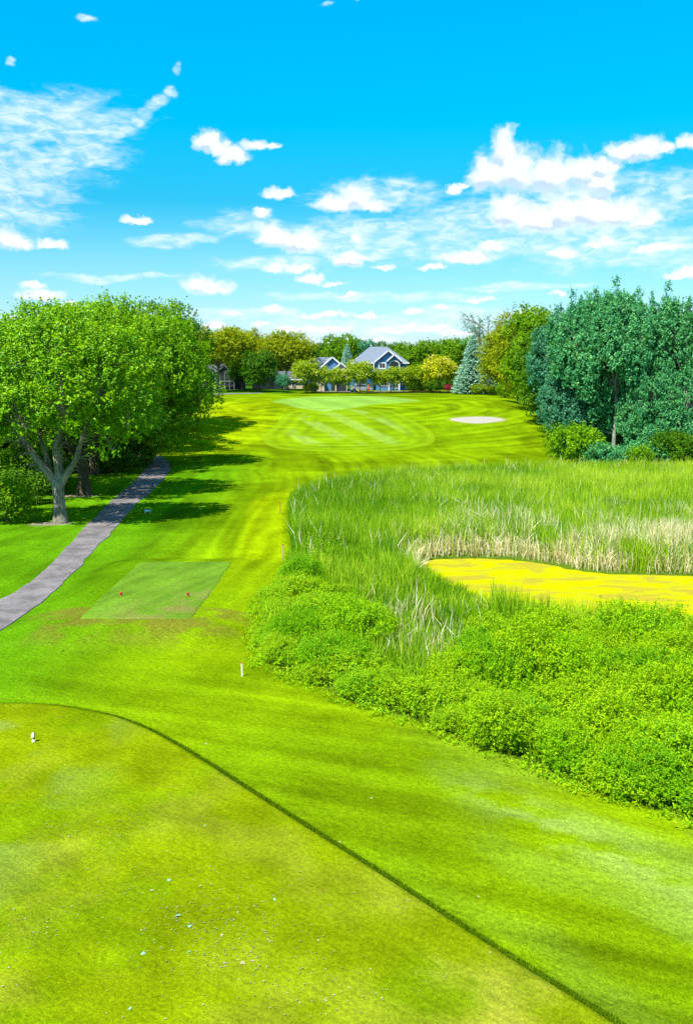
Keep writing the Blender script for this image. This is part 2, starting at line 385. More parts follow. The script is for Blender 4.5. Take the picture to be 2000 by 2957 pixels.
M_reed = leaf_mat('blade_reed', (0.10, 0.25, 0.003), (0.24, 0.43, 0.006), (0.46, 0.58, 0.04), 0.3, 0.14)
M_dead = leaf_mat('blade_dead', (0.34, 0.27, 0.09), (0.62, 0.55, 0.28), (0.84, 0.80, 0.60), 0.25, 0.05)
M_grassblade = leaf_mat('blade_grass', (0.05, 0.11, 0.001), (0.10, 0.18, 0.001), (0.20, 0.27, 0.003), 0.3, 0.05)
M_flower = leaf_mat('flower_cream', (0.45, 0.42, 0.10), (0.62, 0.58, 0.20), (0.78, 0.74, 0.40), 0.3, 0.02)
M_gold = leaf_mat('leaf_gold', (0.22, 0.32, 0.001), (0.48, 0.52, 0.002), (0.72, 0.64, 0.01), 0.35, 0.05)
def bark(name, a, b, sc=5.0):
    q = mat(name); tc = q.new('ShaderNodeTexCoord').outputs['Object']
    n = q.noise(q.vm('MULTIPLY', tc, (1, 1, 0.22)), sc * 2, 6, 0.7); n2 = q.noise(tc, sc * 0.4, 4, 0.6)
    col = q.mix(q.mr(q.m('ADD', q.m('MULTIPLY', n, 0.6), q.m('MULTIPLY', n2, 0.4)), 0.35, 0.65), a, b)
    principled(q, col, 0.9, n, 0.8, 0.06, 0.15); return q.mat
M_bark = bark('bark_grey', (0.07, 0.065, 0.05), (0.27, 0.25, 0.19))
M_pale = bark('bark_pale', (0.13, 0.14, 0.12), (0.34, 0.36, 0.30))
M_brown = bark('bark_brown', (0.03, 0.025, 0.015), (0.09, 0.07, 0.04))

# ------------------------------------------------------------------ terrain colours
apron = smooth_poly([HIT(*p) for p in [(765,1274),(762,1258),(800,1225),(842,1190),(930,1186),(1010,1180),(1110,1184),(1185,1212),(1245,1248),(1243,1280),(1150,1298),(1000,1304),(860,1300),(790,1291)]], 5)
green = smooth_poly([HIT(*p) for p in [(778,1160),(840,1149),(1000,1144),(1130,1146),(1225,1156),(1180,1163),(1080,1170),(1005,1184),(920,1190),(855,1180),(810,1167)]], 5)
bunker = smooth_poly([HIT(*p) for p in [(1300,1211),(1330,1206),(1380,1204),(1430,1206),(1456,1213),(1420,1219),(1380,1222),(1335,1219)]], 5)
tee1 = smooth_line([G(*p) for p in [(-500,2040),(-200,2036),(0,2040),(120,2042),(220,2054),(330,2078),(430,2118),(560,2192),(720,2296),(900,2412),(1100,2540),(1400,2738),(1700,2928),(2000,3120)]], 6)
tee1 = np.vstack([tee1, [[9.0, 5.0], [-22.0, 5.0]]])
def lerp(a, b, t): return a * (1 - t[:, None]) + np.array(b) * t[:, None]
RG = np.array
def zone_color(x, y):
    n = len(x); col = np.tile(RG([0.078, 0.132, 0.001]), (n, 1))
    big = fbm(x / 9, y / 9, 21, 4); med = fbm(x / 2.2, y / 2.2, 5, 4)
    col = lerp(col, [0.088, 0.140, 0.001], ss(big, 0.42, 0.62) * 0.8)
    # strong yellow-lime towards the marsh edge and on the right
    dm = polyd(x, y, marsh)
    t = np.exp(-np.maximum(dm, 0) / 3.0) * (0.35 + 0.65 * ss(fbm(x / 3, y / 3, 8, 3), 0.3, 0.65))
    col = lerp(col, [0.125, 0.185, 0.001], t * 0.75)
    t = ss(x, 0, 9) * (1 - ss(y, 24, 38)) * ss(fbm((x + y) / 1.6, (x - y) / 5, 31, 4), 0.42, 0.62)
    col = lerp(col, [0.12, 0.19, 0.02], t * 0.55)
    ln_ = np.array([G(*p) for p in [(1050,2130),(1300,2250),(1500,2345),(1700,2430),(2050,2620)]])
    dl = polyd(x, y, ln_, False); t = np.exp(-(dl / 0.75) ** 2) * (1 - ss(y, 24, 26)) * ss(x, 1.5, 4) * ss(fbm(x / 0.9, y / 0.55, 33, 4), 0.36, 0.60)
    col = lerp(col, [0.15, 0.205, 0.04], t * 0.6)
    # bright lime fairway approach
    t = ss(y, 60, 80) * (1 - ss(y, 176, 196)) * 0.25
    col = lerp(col, [0.105, 0.165, 0.001], t)
    t = ss(dm, 0.0, 0.3) * (1 - ss(dm, 2.2, 3.2)) * ss(y, 44, 52) * (1 - ss(y, 76, 92)) * (x < 2)
    col = lerp(col, [0.17, 0.235, 0.001], t * 0.75)
    t = np.exp(-(((x + 17) / 8) ** 2 + ((y - 140) / 22) ** 2)) * 0.8
    col = lerp(col, [0.16, 0.20, 0.001], t)
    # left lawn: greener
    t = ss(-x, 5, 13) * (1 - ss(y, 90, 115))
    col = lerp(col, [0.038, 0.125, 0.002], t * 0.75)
    # mowing streaks following the fairway, curving round the green
    gc = green.mean(0); r = np.hypot((x - gc[0]) * 0.75, (y - gc[1] + 12))
    wob = 2.0 * (fbm(x / 8, y / 8, 77, 3) - 0.5)
    s1 = np.sin((r + wob) * 2 * np.pi / 3.4) * ss(y, 100, 118) * (1 - ss(r, 38, 52))
    bend = x + 0.0022 * (y - 70) ** 2 + wob
    s2 = np.sin(bend * 2 * np.pi / 2.6) * (1 - ss(y, 96, 112)) * ss(y, 30, 38)
    s3 = fbm(bend / 0.7, y / 16, 51, 3) - 0.5
    s4 = (fbm(r / 0.8, np.arctan2(y - gc[1], x - gc[0]) * 5, 52, 3) - 0.5)
    sx = (y - 26) * 0.92 + (x) * 0.36
    s5 = (fbm(sx / 0.5, (x - 0.4 * y) / 7, 53, 4) - 0.5) * (1 - ss(y, 26, 36))
    k = 1 + 0.05 * s1 + 0.07 * s2 + 0.75 * s3 * ss(y, 28, 40) * (1 - 0.6 * ss(y, 104, 120)) + 1.1 * s4 * ss(y, 104, 120) + 0.95 * s5 + 0.55 * (med - 0.5)
    k = k * (1 - 0.28 * ss(fbm(x / 5 + 3, y / 9, 91, 3), 0.5, 0.66) * ss(y, 34, 60)) * 1.13
    # double light tyre-like passes
    for cx in (-7.15, -5.75):
        xb = x + 0.35 * np.sin((y - 50) / 7)
        t = np.exp(-((xb - cx) / 0.22) ** 2) * ss(y, 49.5, 51) * (1 - ss(y, 64, 72))
        k = k + 0.35 * t
    col = col * k[:, None]
    # brown, worn bank below the forward tee
    dt = polyd(x, y, tee2)
    c = tee2.mean(0)
    t = (1 - ss(dt, 0.5, 3.6)) * (y < c[1] - 3.6) * ss(fbm(x / 1.1, y / 0.9, 61, 4), 0.36, 0.62)
    col = lerp(col, [0.10, 0.085, 0.012], t * 0.75)
    # longer grass off the tee edge, darkened to paint the bank's shade
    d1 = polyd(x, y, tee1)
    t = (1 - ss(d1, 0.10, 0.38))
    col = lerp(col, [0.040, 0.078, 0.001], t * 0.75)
    # marsh soil
    col = lerp(col, [0.05, 0.085, 0.006], 1 - ss(dm, -0.9, -0.1))
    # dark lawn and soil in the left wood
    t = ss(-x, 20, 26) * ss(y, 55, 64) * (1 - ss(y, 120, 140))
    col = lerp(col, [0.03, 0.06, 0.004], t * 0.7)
    # soil round the big left trunk
    for (u, v) in ((175, 1512), (245, 1432)):
        q = G(u, v); dd = np.hypot((x - q[0] + 0.4) / 1.5, (y - q[1] + 0.1))
        col = lerp(col, [0.16, 0.13, 0.10], (1 - ss(dd + 0.8 * (med - 0.5), 0.5, 1.0)))
    # worn sand around bunker lip and brown strip
    db = polyd(x, y, bunker)
    col = lerp(col, [0.16, 0.15, 0.03], (1 - ss(db, 0.0, 1.0)) * 0.6)
    # mulch bed at the back in front of the houses
    t = ss(y, 194.5, 195.5) * (1 - ss(y, 200, 202)) * ss(x, -9, -6) * (1 - ss(x, 22, 28))
    col = lerp(col, [0.035, 0.022, 0.012], t)
    # garden lawn beyond, left, its shade painted in as dark green
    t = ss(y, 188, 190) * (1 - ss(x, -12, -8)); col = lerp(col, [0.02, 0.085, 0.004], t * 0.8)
    col = lerp(col, [0.02, 0.06, 0.004], ss(y, 206, 212))  # shade of the far woods painted into the ground colour
    return np.clip(col * 1.32, 0.001, 0.5)

# ------------------------------------------------------------------ ground sheet
def steps(segs):
    out = [segs[0][0]]
    for a, b, s in segs: out += list(np.linspace(a, b, max(2, int(round((b - a) / s)) + 1)))[1:]
    return np.array(out)
gx = steps([(-3500, -300, 400), (-300, -70, 20), (-70, -28, 0.9), (-28, -12, 0.22), (-12, 13, 0.13), (13, 36, 0.35), (36, 70, 1.5), (70, 300, 20), (300, 3500, 400)])
gy = steps([(-200, 4, 25), (4, 11, 1.0), (11, 29, 0.13), (29, 60, 0.2), (60, 110, 0.38), (110, 205, 0.5), (205, 300, 6), (300, 5000, 350)])
X, Y = np.meshgrid(gx, gy); nx, ny = len(gx), len(gy)
xf, yf = X.ravel(), Y.ravel(); Z = T(xf, yf)
Vg = np.stack([xf, yf, Z], 1); ii = np.arange(nx * ny).reshape(ny, nx)
Fg = np.stack([ii[:-1, :-1].ravel(), ii[:-1, 1:].ravel(), ii[1:, 1:].ravel(), ii[1:, :-1].ravel()], 1)
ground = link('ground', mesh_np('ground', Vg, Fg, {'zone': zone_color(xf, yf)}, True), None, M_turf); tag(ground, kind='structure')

def sheet(name, outline, rings, off, material, colf, lip=None, kind='structure', inset=0.12):
    o = np.array(outline); c = o.mean(0); n = len(o)
    fr = list(np.linspace(0.02, 1, rings)); pts = [c + (o - c) * f for f in fr]
    V = np.vstack(pts); z = T(V[:, 0], V[:, 1]) + off
    d = o - c; L = np.hypot(d[:, 0], d[:, 1])[:, None]
    o2 = o + d / L * inset; V2 = np.vstack([V, o2]); z2 = np.concatenate([z, T(o2[:, 0], o2[:, 1]) - 0.03])
    V3 = np.column_stack([V2, z2]); m = rings + 1
    V3 = np.vstack([V3, [c[0], c[1], T1(*c) + off]]); ci = len(V3) - 1
    F4 = []; k = np.arange(n); k2 = (k + 1) % n
    for r in range(m - 1): F4.append(np.stack([r * n + k, (r + 1) * n + k, (r + 1) * n + k2, r * n + k2], 1))
    F3 = np.stack([np.full(n, ci), k, k2], 1)
    me = mesh_np(name, V3, [np.vstack(F4), F3], {'zone': colf(V3[:, 0], V3[:, 1])} if colf else None, True)
    # keep normals up
    ob = link(name, me, None, material)
    if me.polygons[0].normal.z < 0: me.flip_normals()
    return tag(ob, kind=kind)
def c_green(x, y):
    col = np.tile(RG([0.15, 0.265, 0.035]), (len(x), 1)); s = np.sign(np.sin((x * 0.8 + y * 0.25) * 2 * np.pi / 5.5)); 
    col = col * (1 + 0.07 * s + 0.25 * (fbm(x / 3, y / 3, 9, 3) - 0.5))[:, None]
    col = lerp(col, [0.22, 0.34, 0.07], (1 - ss(y, 140, 154)) * ss(fbm(x / 2.5, y / 4, 19, 2), 0.25, 0.6) * 0.8)
    e_ = ss(-polyd(x, y, green), 0.0, 1.6); z_ = zone_color(x, y); return z_ * (1 - e_[:, None]) + col * e_[:, None]
def c_apron(x, y):
    base = zone_color(x, y) / 1.32; d = -polyd(x, y, apron); base = lerp(base, [0.095, 0.16, 0.003], np.full(len(x), 0.45))
    a, b = HIT(1018, 1227), HIT(1120, 1274); e = (b - a) / np.hypot(*(b - a)); w_ = (x - a[0]) * -e[1] + (y - a[1]) * e[0]
    s = ss(np.sin(w_ * 2 * np.pi / 4.6 + 1.2), -0.1, 0.5); c = apron.mean(0); n = fbm(x / 4, y / 4, 10, 3)
    t = s * ss(d, 1.5, 4) * ss(n, 0.28, 0.5) * (1 - ss(x, 5, 11)) * 0.45
    base = lerp(base, [0.15, 0.22, 0.045], t)
    ring = np.sin(d * 2 * np.pi / 1.7) * (1 - ss(d, 4.5, 7)); t2 = (1 - ss(d, 0.2, 1.1)) * 0.5
    base = base * (1 + 0.09 * ring + 0.3 * (fbm(x / 1.5, y / 3, 12, 3) - 0.5))[:, None]
    return lerp(base, [0.115, 0.175, 0.004], t2) * 1.32
def c_tee2(x, y):
    col = np.tile(RG([0.085, 0.165, 0.012]), (len(x), 1)); n = fbm(x / 1.3, y / 1.3, 14, 4); st = fbm((x * 0.9 - y * 0.35) / 0.35, y / 6, 15, 3)
    col = col * (1 + 0.5 * (n - 0.5) + 0.5 * (st - 0.5))[:, None]
    c = tee2.mean(0); t = ss(x - (y - c[1]) * 0.35, c[0] - 1, c[0] + 3) * (1 - ss(y, c[1] - 2.5, c[1] + 3)) * ss(n, 0.38, 0.62)
    return lerp(col, [0.15, 0.115, 0.04], t * 0.7)
def c_tee1(x, y):
    col = np.tile(RG([0.098, 0.132, 0.001]), (len(x), 1)); a = fbm(x / 2.4, y / 2.4, 41, 5); b = fbm(x / 0.8, y / 0.8, 42, 4)
    col = lerp(col, [0.065, 0.125, 0.001], ss(a, 0.5, 0.68) * 0.5)
    t = ss(fbm(x / 1.9, y / 1.9, 43, 5), 0.5, 0.68) * 0.75
    col = lerp(col, [0.125, 0.14, 0.008], t * 0.7)
    t = ss(x, -2, 3) * (1 - ss(y, 15, 19)) * ss(b, 0.45, 0.7); col = lerp(col, [0.17, 0.155, 0.02], t * 0.5)
    t = ss(-x, 5, 8) * ss(fbm(x / 2, y / 2, 44, 4), 0.45, 0.6); col = lerp(col, [0.10, 0.135, 0.03], t * 0.5)
    return np.clip(col * (1 + 0.7 * (b - 0.5))[:, None] * 1.42, 0.001, 0.6)
def densify(pts, step):
    p = np.array(pts); out = []
    for i in range(len(p)):
        a, b = p[i], p[(i + 1) % len(p)]; n = max(1, int(np.hypot(*(b - a)) / step))
        for k in range(n): out.append(a + (b - a) * k / n)
    return np.array(out)
def roundp(pts, it=2):
    p = np.array(pts)
    for _ in range(it):
        a = p; b = np.roll(p, -1, 0); p = np.stack([a * 0.85 + b * 0.15, a * 0.15 + b * 0.85], 1).reshape(-1, 2)
    return p
sheet('tee_box', densify(tee1, 0.25), 90, 0.10, M_tee, c_tee1, inset=0.10)
t2o = densify(tee2, 0.25); t2o = t2o + 0.13 * (np.stack([fbm(t2o[:, 0] * 1.3, t2o[:, 1] * 1.3, 71, 2), fbm(t2o[:, 0] * 1.3, t2o[:, 1] * 1.3, 72, 2)], 1) - 0.5)
sheet('forward_tee_box', t2o, 30, 0.03, M_green, c_tee2, inset=0.10)
sheet('fairway', densify(apron, 0.6), 50, 0.03, M_green, c_apron, inset=0.3)
sheet('putting_green', densify(green, 0.6), 50, 0.03, M_green, c_green, inset=0.3)
q = mat('sand'); geo = q.new('ShaderNodeNewGeometry').outputs['Position']; n = q.noise(geo, 3, 5, 0.7)
principled(q, q.mix(n, (0.24, 0.215, 0.18), (0.33, 0.305, 0.27)), 0.95, n, 0.5, 0.05, 0.1); M_sand = q.mat
sheet('sand_bunker', densify(bunker, 0.4), 12, 0.05, M_sand, None, inset=0.15)

# pond surface with duckweed
q = mat('duckweed'); geo = q.new('ShaderNodeNewGeometry').outputs['Position']
a = q.noise(q.vm('MULTIPLY', geo, (0.5, 1.1, 1)), 0.8, 7, 0.68, 0.8); b = q.noise(geo, 7, 5, 0.7); c_ = q.noise(geo, 28, 3, 0.7)
yel = q.mix(q.mr(b, 0.35, 0.65), (0.34, 0.34, 0.0008), (0.42, 0.42, 0.0008)); yel = q.mix(q.mr(c_, 0.4, 0.8), yel, (0.16, 0.20, 0.002))
thin = q.mr(q.m('ADD', a, q.m('MULTIPLY', q.m('SUBTRACT', b, 0.5), 0.30)), 0.46, 0.58, 0, 0.8)
col = q.mix(thin, yel, q.mix(b, (0.23, 0.17, 0.02), (0.30, 0.23, 0.03)))
col = q.mix(q.mr(q.noise(q.vm('MULTIPLY', geo, (0.5, 1.6, 1)), 2.2, 5, 0.7, 0.6), 0.58, 0.70, 0, 0.45), col, (0.24, 0.20, 0.02))
principled(q, col, 0.9, b, 0.4, 0.01, 0.0); M_duck = q.mat
pv = densify(pond, 0.3); pv = pv + 0.9 * (np.stack([fbm(pv[:, 0] / 0.9, pv[:, 1] / 0.9, 73, 3), fbm(pv[:, 0] / 0.9, pv[:, 1] / 0.9, 74, 3)], 1) - 0.5); pc = pv.mean(0)
me = mesh_np('pond', np.vstack([np.column_stack([pv, np.full(len(pv), WZ)]), [[pc[0], pc[1], WZ]]]), np.stack([np.full(len(pv), len(pv)), np.arange(len(pv)), (np.arange(len(pv)) + 1) % len(pv)], 1))
if me.polygons[0].normal.z < 0: me.flip_normals()
po = link('pond_water', me, None, M_duck); tag(po, kind='structure')

# ------------------------------------------------------------------ cart path
q = mat('asphalt'); geo = q.new('ShaderNodeNewGeometry').outputs['Position']
n = q.noise(geo, 24, 4, 0.85); n2 = q.noise(geo, 0.7, 6, 0.65); n3 = q.noise(geo, 5, 4, 0.7)
base = q.mix(q.mr(n2, 0.35, 0.65), (0.10, 0.088, 0.088), (0.18, 0.162, 0.162)); base = q.mix(q.mr(n, 0.3, 0.7), q.mix(1.0, base, (0.6, 0.6, 0.62), 'MULTIPLY'), q.mix(1.0, base, (1.4, 1.35, 1.35), 'MULTIPLY'))
base = q.mix(q.mr(n3, 0.58, 0.72, 0, 0.6), base, (0.04, 0.032, 0.034))
principled(q, base, 0.9, n, 0.7, 0.02, 0.2); M_asph = q.mat
def resample(p, n):
    p = np.array(p); s = np.concatenate([[0], np.cumsum(np.hypot(*(np.diff(p, axis=0)).T))]); t = np.linspace(0, s[-1], n)
    return np.column_stack([np.interp(t, s, p[:, 0]), np.interp(t, s, p[:, 1])])
def path(name, Lp, Rp, n=160, off=0.035, cols=6):
    L = resample(smooth_line([HIT(*p) for p in Lp], 8), n); Rr = resample(smooth_line([HIT(*p) for p in Rp], 8), n)
    wob = 0.22 * (vnoise(np.arange(n) * 0.6, np.zeros(n), 4) - 0.5); d = Rr - L; ln = np.hypot(*d.T)[:, None]; wob2 = 0.42 * (fbm(np.arange(n) * 0.35, np.ones(n), 9, 3) - 0.5)
    L = L + d / ln * wob[:, None]; Rr = Rr + d / ln * wob2[:, None]
    rows = [L - d / ln * 0.05] + [L + (Rr - L) * t for t in np.linspace(0, 1, cols)] + [Rr + d / ln * 0.05]
    V = []
    for i, r_ in enumerate(rows):
        z = T(r_[:, 0], r_[:, 1]) + (off if 0 < i < len(rows) - 1 else -0.04); V.append(np.column_stack([r_, z]))
    m = len(rows); V = np.vstack(V); k = np.arange(n - 1)
    Fq = np.vstack([np.stack([r * n + k, (r + 1) * n + k, (r + 1) * n + k + 1, r * n + k + 1], 1) for r in range(m - 1)])
    me = mesh_np(name, V, Fq, None, False)
    if me.polygons[m * 2].normal.z < 0: me.flip_normals()
    return tag(link(name, me, None, M_asph), kind='structure')
path('cart_path', [(-250,1880),(-120,1800),(0,1735),(80,1688),(140,1640),(200,1572),(270,1500),(330,1440),(380,1398),(415,1362),(425,1345),(400,1330),(330,1322)],
     [(-250,1990),(-120,1900),(0,1822),(60,1782),(150,1715),(215,1652),(300,1560),(370,1480),(425,1430),(475,1380),(492,1352),(480,1328),(440,1312),(330,1300)])
path('cart_path', [(560,1139),(620,1137),(700,1135.5),(760,1135)], [(560,1142),(620,1140),(700,1137.5),(760,1136)], 40, 0.05, 3)

# ------------------------------------------------------------------ foliage builders
def rand_dirs(n, r):
    v = r.normal(size=(n, 3)); return v / np.linalg.norm(v, axis=1)[:, None]
def leaves(cent, size, tint, r, up=0.5, aspect=0.6, out=None, fold=0.15, dirb=None):
    """diamond leaves; cent (n,3)"""
    n = len(cent); nrm = rand_dirs(n, r); nrm[:, 2] = np.abs(nrm[:, 2]) + up
    if out is not None: nrm = nrm + out * 0.7
    nrm /= np.linalg.norm(nrm, axis=1)[:, None]
    a = rand_dirs(n, r) if dirb is None else rand_dirs(n, r) * 0.5 + dirb
    a = a - (a * nrm).sum(1)[:, None] * nrm; a /= np.linalg.norm(a, axis=1)[:, None] + 1e-9
    b = np.cross(nrm, a); s = (size * r.uniform(0.45, 1.45, n))[:, None]
    V = np.stack([cent - a * s * 0.5, cent + b * s * aspect * 0.5 + nrm * s * fold, cent + a * s * 0.5, cent - b * s * aspect * 0.5 + nrm * s * fold], 1).reshape(-1, 3)
    Fq = np.arange(n * 4).reshape(n, 4)
    return V, Fq, np.repeat(tint, 4)
def crown_points(lobes, ncl, per, sig, r, spiky=0.0, core=0.62, flat=0.7, under=-0.35, droop=0.0):
    L = np.array(lobes); area = L[:, 3] * L[:, 4] + L[:, 3] * L[:, 5] + 0.05; pr = area / area.sum()
    idx = r.choice(len(L), ncl * 2, p=pr); d = rand_dirs(ncl * 2, r)
    keep = (d[:, 2] > under) | (r.random(len(d)) < 0.35); idx, d = idx[keep], d[keep]
    rad = core + (1 - core) * r.random(len(d)) ** 0.5
    c = L[idx, :3] + d * L[idx, 3:6] * rad[:, None]
    ins = np.zeros(len(c), bool)
    for l in L: ins |= (np.linalg.norm((c - l[:3]) / l[3:6], axis=1) < 0.60)
    c = c[~ins][:ncl]; d = d[~ins][:ncl]; k = len(c)
    ct = r.normal(0, 0.13, k)
    ns = max(3, per // 8); m_ = per // ns
    up_ = 0.45 + spiky; sd_ = d[:, None, :] * 0.7 + np.array([0, 0, up_]) + r.normal(0, 0.55, (k, ns, 3)); sd_ /= np.linalg.norm(sd_, axis=2)[:, :, None]
    org = c[:, None, :] + r.normal(size=(k, ns, 3)) * sig * np.array([0.8, 0.8, flat * 0.6]) * r.uniform(0.7, 1.2, (k, 1, 1))
    t_ = r.random((k, ns, m_, 1)) ** 0.8; ln_ = sig * r.uniform(1.2, 2.6, (k, ns, 1, 1))
    pts = (org[:, :, None, :] + sd_[:, :, None, :] * t_ * ln_ + r.normal(size=(k, ns, m_, 3)) * sig * 0.24 * (1.25 - t_))
    if droop: pts[..., 2] -= droop * (t_ * ln_)[..., 0] ** 1.0 * 2
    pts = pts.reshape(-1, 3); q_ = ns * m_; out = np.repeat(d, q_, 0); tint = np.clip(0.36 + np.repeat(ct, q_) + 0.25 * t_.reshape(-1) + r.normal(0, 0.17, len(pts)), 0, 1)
    return pts, out, tint, c
def branches(mb, c, base, lobes, n, r, r0=0.06):
    L = np.array(lobes)
    for i in r.choice(len(c), min(n, len(c)), replace=False):
        p = c[i]; j = np.argmin(np.linalg.norm((L[:, :3] - p), axis=1)); a = Vector(tuple(map(float, L[j, :3]))) - Vector((0, 0, float(L[j, 5]) * 0.4)); b = Vector(tuple(map(float, p)))
        m = (a + b) / 2 + Vector(tuple(r.normal(0, 0.15, 3))) - Vector((0, 0, 0.15))
        mb.tube([a, m, b], [r0, r0 * 0.6, r0 * 0.2], 4, False)
def limbs(mb, lobes, H0, r, r_trunk, spread=0.8, sides=8):
    for l in lobes:
        c = Vector(l[:3]); z0 = min(H0 * r.uniform(0.75, 1.15), c.z - 0.4)
        a = Vector((0, 0, max(z0, 0.4))); m = a.lerp(c, 0.45) + Vector((0, 0, -0.25 * (c - a).length * 0.3)) + Vector(tuple(r.normal(0, 0.15, 3)))
        m2 = a.lerp(c, 0.75) + Vector(tuple(r.normal(0, 0.12, 3)))
        mb.tube([a, m, m2, c], [r_trunk * 0.45, r_trunk * 0.33, r_trunk * 0.2, r_trunk * 0.08], sides, False)
def trunk_tube(mb, H, r0, r, lean=(0, 0), sides=10, top=0.35):
    k = 7; pts = []; rad = []
    for i in range(k):
        t = i / (k - 1); pts.append((lean[0] * t + r.normal(0, 0.04) * (i > 0) * H / 6, lean[1] * t + r.normal(0, 0.04) * (i > 0) * H / 6, t * H - 0.15 * (i == 0)))
        rad.append(r0 * (1.45 if i == 0 else 1.12 if i == 1 and H < 8 else 1 - (1 - top) * t))
    pts.insert(1, tuple(Vector(pts[0]).lerp(Vector(pts[1]), 0.25))); rad.insert(1, r0 * 1.12)
    mb.tube(pts, rad, sides)
def round_lobes(H, bot, Rr, r, n=12, prof=0.9):
    """lobes filling a rounded crown between bot and H"""
    out = []; cz = (H + bot) / 2; hz = (H - bot) / 2
    out.append((0, 0, cz, Rr * 0.62, Rr * 0.62, hz * 0.72))
    for i in range(n):
        t = (i + 0.5) / n; zz = 1 - 2 * t; zz = zz * 0.85 + 0.05; a = i * 2.399 + r.uniform(-0.3, 0.3); w_ = math.sqrt(max(0.05, 1 - zz * zz)) ** prof
        lr = Rr * r.uniform(0.30, 0.42); rr = (Rr - lr * 0.9) * w_ * r.uniform(0.9, 1.1)
        out.append((math.cos(a) * rr, math.sin(a) * rr, cz + zz * (hz - lr * 0.6), lr, lr, lr * r.uniform(0.75, 0.95)))
    return out
def tree_data(seed, H, bot, Rr, ncl, per, sig, lsize, trunk_r, trunk_h, lobes=None, nl=12, spiky=0.0, nb=60, sides=8, flat=0.7, up=0.5, droop=0.0, core=0.62, aspect=0.6, under=-0.35):
    r = np.random.default_rng(seed); lobes = lobes or round_lobes(H, bot, Rr, r, nl)
    pts, out, tint, c = crown_points(lobes, ncl, per, sig, r, spiky, flat=flat, droop=droop, core=core, under=under)
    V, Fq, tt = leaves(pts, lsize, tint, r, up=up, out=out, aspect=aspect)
    me_c = mesh_np('crown', V, Fq, {'tint': tt})
    mb = MB(); trunk_tube(mb, trunk_h, trunk_r, r, sides=sides + 2, top=0.55)
    me_t = mb.mesh('trunk', True)
    mb = MB(); limbs(mb, lobes, trunk_h, r, trunk_r, sides=sides); branches(mb, c, None, lobes, nb, r, trunk_r * 0.14)
    me_b = mb.mesh('branches', True); return dict(crown=me_c, trunk=me_t, branches=me_b, lobes=lobes, c=c)
def place_tree(name, data, loc, label, leafm, barkm, rz=0.0, scale=1.0, group=None, cat='tree', extra=None):
    t = thing(name, label, cat, loc, rz, group, scale)
    for k, m_ in (('trunk', barkm), ('branches', barkm), ('crown', leafm)):
        me = data[k]
        if not me.materials: me.materials.append(m_)
        o = link(k, me, t)
        if me.materials[0] != m_: o.material_slots[0].link = 'OBJECT'; o.material_slots[0].material = m_
    return t
def gpt(u, y, dz=0.0):
    x = (u - U0) / F * (y * math.cos(PITCH) + (CAMZ - 2) * math.sin(PITCH)); return (x, y, T1(x, y) + dz)

# ---- left row of maples
GL = 'maples in the row left of the cart path'
L1 = G(175, 1510)
r = np.random.default_rng(5)
lob1 = [(0,0,9.3,3.6,3.6,3.0),(-3.4,-0.8,8.4,2.3,2.4,2.1),(-5.2,0.4,7.0,2.0,2.2,1.8),(3.1,-0.6,8.6,2.2,2.3,2.1),(4.3,0.6,6.6,1.7,2.0,1.7),(-1.6,-2.2,6.9,1.5,1.8,1.4),(1.2,-2.4,7.6,1.6,1.8,1.5),
        (0.5,0.6,11.2,2.3,2.4,1.7),(-2.6,0.5,10.4,2.0,2.2,1.6),(3.0,0.9,10.5,1.9,2.2,1.6),(-4.0,-1.2,5.5,1.2,1.5,1.0),(3.6,-0.8,5.0,1.0,1.2,0.9),(1.9,1.8,6.2,1.6,1.6,1.4),(-2.2,2.0,6.2,1.8,1.6,1.5),(-6.4,-0.6,5.0,1.2,1.4,1.1)]
dat = tree_data(5, 13, 4, 6, 900, 46, 0.42, 0.23, 0.42, 2.6, lobes=lob1, nb=120, spiky=0.5, sides=8)
t = thing('maple_tree', 'nearest maple with grey forked trunk in three limbs and bare twigs beside the cart path', 'tree', (L1[0], L1[1], T1(*L1)), 0, GL)
mb = MB(); mb.tube([(0,0,-0.2),(0,0,0.12),(0,0,0.6),(-0.02,0,1.5),(-0.03,0,2.3),(0,0,2.75)], [0.66,0.49,0.41,0.36,0.38,0.35], 16); link('trunk', mb.mesh('trunk', True), t, M_bark)
LIMBS = [([(0,0,2.3),(-0.55,-0.1,3.1),(-1.25,-0.3,4.1),(-1.9,-0.4,5.2),(-2.7,-0.5,6.4),(-3.4,-0.7,8.0)], [0.32,0.27,0.23,0.19,0.14,0.07]),
         ([(0.02,0,2.4),(0.05,0.05,3.4),(-0.05,0,4.6),(0.25,0,6.0),(0.45,0.1,7.6),(0.3,0.1,10.0)], [0.34,0.29,0.26,0.21,0.15,0.06]),
         ([(0.1,0,2.4),(0.55,-0.1,3.1),(1.2,-0.25,4.0),(1.6,-0.3,5.2),(2.2,-0.4,6.6),(3.0,-0.5,8.4)], [0.28,0.22,0.18,0.14,0.10,0.05]),
         ([(-0.1,0.1,1.9),(-0.6,0.5,2.8),(-1.0,0.9,4.2),(-1.6,1.2,6.0)], [0.22,0.19,0.15,0.08])]
for pth, rd in LIMBS:
    mb = MB(); pp = smooth_line([np.array(p) for p in pth], 3); rr_ = np.interp(np.linspace(0, 1, len(pp)), np.linspace(0, 1, len(rd)), rd); mb.tube(pp, list(rr_), 10, False); link('limb', mb.mesh('limb', True), t, M_bark)
mb = MB()
